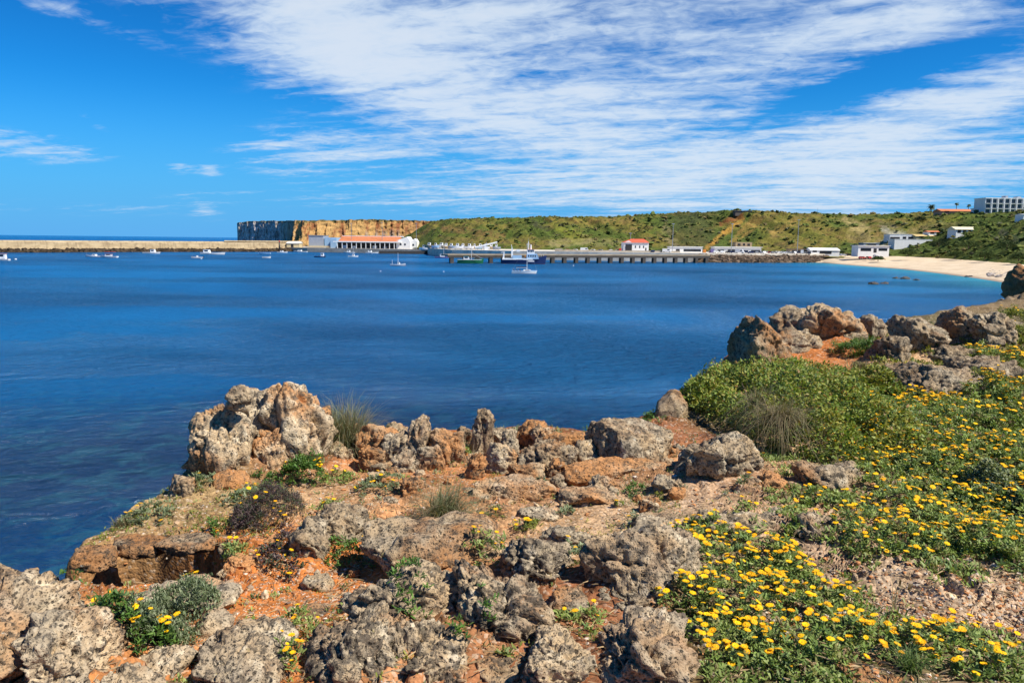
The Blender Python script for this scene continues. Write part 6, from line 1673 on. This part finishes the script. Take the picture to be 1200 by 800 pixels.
clump('low green plants on the gap behind the smooth boulder', 1100, 396, 16, 5, .2, 5, kind='olive', fl=.0175, dens=1200)
clump('yellow drift between the bush wing and the cracked grey hump', 1085, 478, 40, 9, .16, 40, 'olive', dens=1300, fl=.0175)
clump('yellow drift below the grey hump at the picture edge', 1165, 462, 40, 9, .18, 40, 'olive', dens=1300, fl=.0175)
clump('yellow green drift in front of the bush wing', 1090, 552, 60, 14, .14, 44, 'daisy', dens=1200)
clump('yellow green drift at the picture edge below the dark low bush', 1170, 575, 50, 14, .14, 36, 'daisy', dens=1200)
clump('daisies at the meeting of the big bush and its right wing', 1010, 548, 36, 14, .12, 22, 'daisy', dens=1200)
clump('dense daisies running down from the right side of the big bush', 1040, 502, 52, 24, .22, 48, 'daisy', dens=1500, fl=.0175)
clump('dense daisies between the big bush and the cracked hump', 1010, 478, 34, 12, .2, 20, 'daisy', dens=1500, fl=.0175)
# clumps on the ledge
clump('daisies growing out of a pit on the left of the largest boulder', 722, 652, 20, 14, .09, 3, 'silver', lift=.12)
clump('daisy pair on top of the largest boulder', 738, 617, 9, 4, .03, 2, 'silver', lift=.30)
clump('daisies in the cleft between round and largest boulders', 668, 672, 22, 18, .14, 3, 'silver')
clump('daisies at the right foot of the round boulder', 712, 696, 24, 12, .10, 4)
clump('daisies behind the upright rough rock at the bottom', 680, 740, 34, 16, .09, 5)
clump('daisies growing above the round pitted boulder', 572, 672, 26, 10, .09, 5, lift=.12)
clump('pale green sprigs on the base of the jagged ridge', 482, 765, 26, 14, .07, 0, 'green', name='green_plant', lift=.10)
clump('pale green sprigs at the bottom edge below the round boulder', 538, 786, 14, 9, .06, 0, 'green', name='green_plant', lift=.05)
clump('tiny green plant left of the round boulder base', 572, 768, 12, 7, .05, 0, 'green', name='green_plant', lift=.04)
clump('daisies in the hollow between grey speckled boulder and ridge', 352, 748, 24, 16, .10, 4, 'daisy')
clump('daisies over the bottom edge in front of the speckled boulder', 320, 796, 46, 16, .10, 9)
clump('yellow green sprig right of the largest boulder shadow', 590, 792, 9, 6, .05, 0, 'olive', name='green_plant')
# lower left
clump('big rounded grey green cushion plant on the lower left', 206, 748, 46, 36, .26, 5, 'silver', 5200, .018, name='cushion_plant', edge=.12, upright=.8, lift=1)
clump('lower half of bright green plants with daisies in front of the cushion', 168, 774, 46, 26, .13, 8, 'green', 2200, lift=1)
clump('pair of daisies on the big lower left rock', 98, 764, 17, 10, .07, 2, 'green', lift=.12)
clump('small daisy plant on the rock, right of the pair', 122, 778, 10, 8, .06, 1, 'green', lift=.08)
# left bank and slope
clump('dark purplish twiggy shrub with daisies along its top', 314, 612, 42, 20, .26, 8, 'purple', 4200, .016, name='twiggy_shrub', edge=.2)
clump('green daisies at the upper left end of the twiggy shrub', 292, 588, 32, 9, .11, 9, 'silver')
clump('daisies hanging on the edge of the left soil bank', 172, 606, 30, 11, .08, 5, 'silver')
clump('green daisy plant on the bank left of the twiggy shrub', 248, 626, 13, 10, .08, 2, 'green')
clump('daisies at the cliff edge left of the craggy rock', 236, 578, 22, 10, .10, 2, 'silver')
clump('daisy fringe above the shaded gully', 262, 664, 30, 12, .09, 7, 'daisy')
clump('daisy tuft at the end of the shaded gully', 224, 686, 14, 6, .05, 4, 'olive')
clump('daisies between orange stones and grey slope rocks', 336, 660, 34, 16, .12, 7, 'purple', 1300)
clump('bright green daisies below the cracked slope rocks', 402, 654, 32, 11, .08, 3, 'green')
clump('daisies on top of the cracked slope rocks', 386, 598, 17, 6, .07, 4, 'daisy', lift=.1)
clump('yellow flowered bush at the front of the craggy cliff rock', 356, 567, 27, 7, .30, 8, 'green', 3600)
clump('wide daisy tuft on the soil right of the craggy rock', 446, 574, 30, 10, .10, 9, 'silver')
clump('small daisy tuft between craggy rock and wide tuft', 396, 563, 20, 8, .08, 5, 'daisy')
clump('low green plants at the foot of the craggy rock', 318, 572, 24, 5, .05, 0, 'green', name='green_plant')
# brink and middle
clump('yellow flowers on the brink behind the whitish upright rock', 520, 511, 8, 3, .05, 3, 'olive')
clump('daisies between the orange rock and the pillar stone', 542, 533, 13, 6, .08, 3, 'daisy')
clump('green tuft on the low orange crag', 604, 514, 12, 5, .08, 0, 'silver', lift=.12, name='green_plant')
clump('blue green plant under the soil ledge', 632, 580, 17, 9, .10, 0, 'silver', name='green_plant')
clump('small blue green plant on the red earth, right of the ledge', 662, 602, 11, 6, .06, 0, 'silver', name='green_plant')
clump('green plant on the path below the rusty shelf', 742, 577, 15, 5, .06, 0, 'green', name='green_plant')
clump('daisy plant below the flat rusty shelf', 700, 588, 8, 5, .05, 2, 'daisy')
clump('daisy plant at the middle of the pale path', 722, 592, 7, 4, .04, 1, 'olive')
clump('olive plants under the pale path, left of the massive boulder', 778, 582, 13, 5, .05, 0, 'olive', name='green_plant')
clump('daisy at the right foot of the massive boulder', 866, 576, 10, 5, .05, 1, 'silver')
clump('daisy at the foot of the drooping grass', 892, 540, 7, 4, .05, 1, 'daisy')
clump('flat mossy plants behind the smooth slab', 570, 612, 22, 5, .05, 2, 'olive')
clump('yellow flowered mat behind the pale crest', 618, 624, 20, 6, .06, 6, 'olive')
clump('bright green mat on the brink left of the brown dome', 764, 496, 18, 4, .06, 0, 'green', name='green_plant')
clump('green plants hanging over the brink near the rusty ledge', 704, 512, 20, 5, .09, 0, 'green', name='green_plant')
clump('green plants on the rusty ledge by the water', 650, 512, 8, 4, .06, 0, 'silver', name='green_plant')
clump('grey green plant among the brink rocks left', 462, 528, 10, 5, .07, 2, 'silver')
clump('yellow tuft at the foot of the fluted brink rock', 466, 546, 8, 4, .05, 2, 'daisy')
clump('dry olive plant in the soil bank shade', 920, 568, 12, 5, .05, 0, 'olive', name='green_plant')

# ------------------------------------------------------------------ the big bush
def bush(label, px, py, rx, ry, h, n, seed, kind='bush', leaf=.036, lobes=9, group=None):
    rg_ = np.random.default_rng(seed); Cn, RX, RY = pick_ellipse(px, py, rx, ry)
    z0 = float(ground_base(np.array([Cn[0]]), np.array([Cn[1]]))[0])
    rt = thing('leafy_bush', label, 'bush', (Cn[0], Cn[1], z0), 0, group)
    a = rg_.uniform(0, 2 * PI, n); r = np.sqrt(rg_.uniform(0, 1, n))
    ed = 1 + .22 * fbm(np.stack([np.cos(a) * 1.6, np.sin(a) * 1.6, np.full(n, seed * 1.0)], 1), 3, 93)
    lx, ly = np.cos(a) * r * RX * ed, np.sin(a) * r * RY * ed
    lump = .74 + .80 * fbm(np.stack([(Cn[0] + lx) / .42, (Cn[1] + ly) / .42, np.zeros(n)], 1), 3, 94) + .22 * fbm(np.stack([(Cn[0] + lx) / .13, (Cn[1] + ly) / .13, np.zeros(n)], 1), 2, 96)
    top = h * np.sqrt(np.clip(1 - r ** 2.6, 0, 1)) * np.clip(lump, .2, 1.35) + .03
    depth_ = rg_.exponential(.24, n)
    lz = ground_base(Cn[0] + lx, Cn[1] + ly) - z0 + top * np.clip(1 - depth_, .08, 1)
    P = np.stack([lx, ly, lz], 1)
    out = np.arctan2(ly / RY, lx / RX)
    az_ = out + rg_.normal(size=n) * 1.3; pit = rg_.normal(.35, .55, n)
    V, Q4, T3 = leaves(P, az_, pit, leaf * rg_.uniform(.6, 1.25, n), OV, rg_.normal(size=n) * .5)
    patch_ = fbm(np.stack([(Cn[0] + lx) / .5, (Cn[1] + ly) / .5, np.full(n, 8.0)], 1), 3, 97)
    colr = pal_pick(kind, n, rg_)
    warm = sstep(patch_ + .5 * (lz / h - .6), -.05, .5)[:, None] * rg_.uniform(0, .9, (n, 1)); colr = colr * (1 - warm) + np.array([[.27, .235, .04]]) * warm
    link('foliage', mesh_np('foliage', V, [Q4, T3], m_leaf, True, attrs={'Col': np.repeat(colr, 7, 0)}), rt)
    mb_m = paint('bush twig', (.13, .085, .055), .9); bv = [(0, 0, -.03)]; bf = []
    for i in range(70):                                   # twigs forking out of one root
        aa = rg_.uniform(0, 2 * PI); rr = math.sqrt(rg_.uniform(0, 1)) * .9; x1, y1 = math.cos(aa) * rr * RX, math.sin(aa) * rr * RY
        zz = float(ground_base(np.array([Cn[0] + x1]), np.array([Cn[1] + y1]))[0]) - z0 + h * math.sqrt(max(0, 1 - rr ** 2.6)) * .6
        k0 = len(bv)
        for (u, rad) in ((.75, .007), (1.0, .003)):
            for q_ in range(4): bv.append((x1 * u + rad * math.cos(q_ * PI / 2) , y1 * u + rad * math.sin(q_ * PI / 2), zz * (u if u == 1 else .05)))
        for q_ in range(4):
            bf.append((0, k0 + q_, k0 + (q_ + 1) % 4)); bf.append((k0 + q_, k0 + 4 + q_, k0 + 4 + (q_ + 1) % 4, k0 + (q_ + 1) % 4))
    bm_ = bpy.data.meshes.new('branches'); bm_.from_pydata(bv, [], bf); bm_.materials.append(mb_m); bm_.update()
    link('branches', bm_, rt)
    return rt
bush('big glossy leaved bush covering the headland edge', 916, 488, 94, 56, .41, 25000, 301)
bush('ridge of the bush under the orange earth, yellowish on top', 915, 452, 84, 22, .20, 14000, 302)
bush('dark low bush at the picture edge behind the daisy bank', 1190, 585, 46, 20, .2, 7000, 304, leaf=.024, kind='silver')
bush('small bush below the cracked grey humps', 1022, 462, 30, 9, .2, 4000, 305)
bush('low wing of the bush creeping toward the brown dome stone', 842, 474, 46, 18, .25, 7000, 306, kind='bush')

# ------------------------------------------------------------------ grass tufts
def grass(label, px, py, wpx, hpx, n, seed, cols_, droop=.35, lean=(0, 0), lift=0.0, Yadd=0.0, group=None, spread=.42):
    rg_ = np.random.default_rng(seed); Cn = ghit(px, py); Y0 = Cn[1] + Yadd; k = Y0 / F
    z0 = float(ground_at(np.array([Cn[0]]), np.array([Y0]))[0][0]) + lift
    rt = thing('grass_tuft', label, 'grass', (Cn[0], Y0, z0), 0, group)
    droop = droop * rg_.uniform(.3, 2.2, n); L = hpx * k * rg_.uniform(.35, 1.15, n); a = rg_.uniform(0, 2 * PI, n); sp = np.abs(rg_.normal(.0, spread, n)); wd = rg_.uniform(.0010, .0030, n) * max(1, Y0 / 5)
    bx_, by_ = rg_.normal(size=n) * wpx * k * .10, rg_.normal(size=n) * wpx * k * .10
    V_, ns = [], 5
    for j in range(ns + 1):
        u = j / ns
        hr = L * (np.sin(sp) * u + droop * u * u * np.abs(rg_.normal(.5, .2, n)))
        zz = L * (np.cos(sp) * u - droop * .8 * u * u * u)
        x = bx_ + np.cos(a) * hr + lean[0] * L * u * u; y = by_ + np.sin(a) * hr + lean[1] * L * u * u
        w_ = wd * (1 - u * .85)
        V_.append(np.stack([x - np.sin(a) * w_, y + np.cos(a) * w_, zz], 1)); V_.append(np.stack([x + np.sin(a) * w_, y - np.cos(a) * w_, zz], 1))
    V_ = np.stack(V_, 1); nv = 2 * (ns + 1)
    fq = np.array([[2 * j, 2 * j + 1, 2 * j + 3, 2 * j + 2] for j in range(ns)])
    Fp = (fq[None] + (np.arange(n) * nv)[:, None, None]).reshape(-1, 4)
    cc = np.array(cols_)[rg_.integers(len(cols_), size=n)] * rg_.uniform(.7, 1.3, (n, 1))
    link('blades', mesh_np('blades', V_.reshape(-1, 3), Fp, m_leaf, True, attrs={'Col': np.repeat(cc, nv, 0)}), rt)
    return rt
GRN = [(.16, .19, .09), (.22, .23, .12), (.27, .24, .14), (.11, .13, .065)]
DRY = [(.22, .17, .085), (.30, .23, .13), (.16, .13, .07), (.17, .17, .07)]
grass('grey green grass tuft beside the craggy cliff rock', 408, 532, 66, 82, 1700, 401, GRN + DRY[:2], .4, lift=.04, spread=.62)
grass('grey green grass tuft hanging at the right of the first tuft', 392, 530, 46, 60, 600, 411, GRN, .35, lift=.04, spread=.5)
grass('olive grass tuft on the soil above the smooth slab', 520, 620, 66, 72, 1500, 402, DRY + GRN[:2], .4, lean=(.12, 0), spread=.62)
grass('drooping brown grass spilling from the bush by the massive boulder', 912, 528, 80, 62, 900, 403, DRY, .95, lean=(-.05, -.45), lift=.2)
grass('second drooping dry tuft at the top of the brown grass', 890, 508, 60, 50, 500, 404, DRY + GRN[:1], .8, lean=(.0, -.3), lift=.22)
grass('thin grass at the left end of the smooth slab', 434, 640, 20, 22, 120, 405, DRY, .3)
grass('dry stalks on the cracked slope rocks', 438, 636, 24, 34, 140, 406, DRY, .25)
grass('fine grass fringe along the left soil bank edge', 145, 612, 60, 14, 260, 407, DRY, .4)
grass('grass blades at the bottom edge among daisies', 1065, 796, 50, 44, 160, 408, [(.10, .16, .04), (.15, .2, .06)], .4)
grass('thin green grass under the dense daisies at the bottom', 806, 800, 44, 30, 220, 409, [(.13, .16, .05), (.18, .19, .07)], .4)
grass('two lone dry stalks on the pink path', 1047, 714, 14, 50, 5, 410, [(.35, .30, .16)], .15)
grass('short grass under the twiggy shrub', 250, 664, 30, 20, 160, 412, DRY, .4)
grass('short grass on the soil bank end under the bush', 985, 556, 44, 18, 260, 413, DRY, .5)
grass('dry grass below the thin daisies at the cracked hump', 1010, 432, 60, 12, 300, 414, DRY, .5)

# ------------------------------------------------------------------ ground cover: sprigs between everything else
def cover(n, px0, px1, py0, py1, kind, leaf, prob=1.0, seed=1):
    global rngp
    rg_ = np.random.default_rng(seed); rngp = rg_
    x, y = scatter_px(n, px0, px1, py0, py1); z, sd, gd = ground_at(x, y)
    m = fbm(np.stack([x / .35, y / .35, np.zeros(len(x))], 1), 3, 55 + seed) > prob
    ok = (sd > .0) & (gd < .02) & m & ((poly_sd(x, y, PATH) < 0) | (rg_.random(len(x)) < .06))
    x, y, z = x[ok], y[ok], z[ok]; n = len(x); k_ = 9
    lod_ = np.repeat(np.clip(y / 5, 1, 2.6) ** .7, k_)
    P = np.repeat(np.stack([x, y, z + .005], 1), k_, 0) + rg_.normal(size=(n * k_, 3)) * np.array([.014, .014, .004]) * lod_[:, None]
    V, Q4, T3 = leaves(P, rg_.uniform(0, 6.28, n * k_), rg_.normal(.65, .3, n * k_), leaf * rg_.uniform(.6, 1.3, n * k_) * lod_, LT, rg_.normal(size=n * k_) * .3)
    return V, Q4, T3, np.repeat(np.repeat(pal_pick(kind, n, rg_), k_, 0), 7, 0)
parts_ = [cover(900, -40, 900, 510, 830, 'olive', .020, .12, 1), cover(1500, 60, 480, 560, 830, 'daisy', .02, .22, 2), cover(7000, 900, 1260, 500, 700, 'daisy', .03, -.15, 3), cover(3500, 760, 1260, 690, 850, 'daisy', .026, .05, 4),
          cover(5200, 1000, 1260, 385, 500, 'olive', .03, -.1, 5), cover(3600, 1000, 1260, 440, 520, 'daisy', .03, -.3, 6), cover(700, 60, 330, 575, 640, 'olive', .02, -.1, 7), cover(900, 420, 900, 500, 610, 'silver', .018, .1, 8), cover(900, 420, 900, 500, 640, 'olive', .016, .05, 9), cover(6000, 1230, 2000, 385, 560, 'olive', .035, -.25, 10), cover(7000, 1230, 1900, 470, 800, 'daisy', .03, -.15, 11)]
Vc_, Qc_, Tc_, Cc_ = [], [], [], []; o_ = 0
for V, Q4, T3, cc in parts_:
    Vc_.append(V); Qc_.append(Q4 + o_); Tc_.append(T3 + o_); Cc_.append(cc); o_ += len(V)
tag(link('ground_cover', mesh_np('ground_cover', np.concatenate(Vc_), [np.concatenate(Qc_), np.concatenate(Tc_)], m_leaf, True, attrs={'Col': np.concatenate(Cc_)})), kind='stuff')
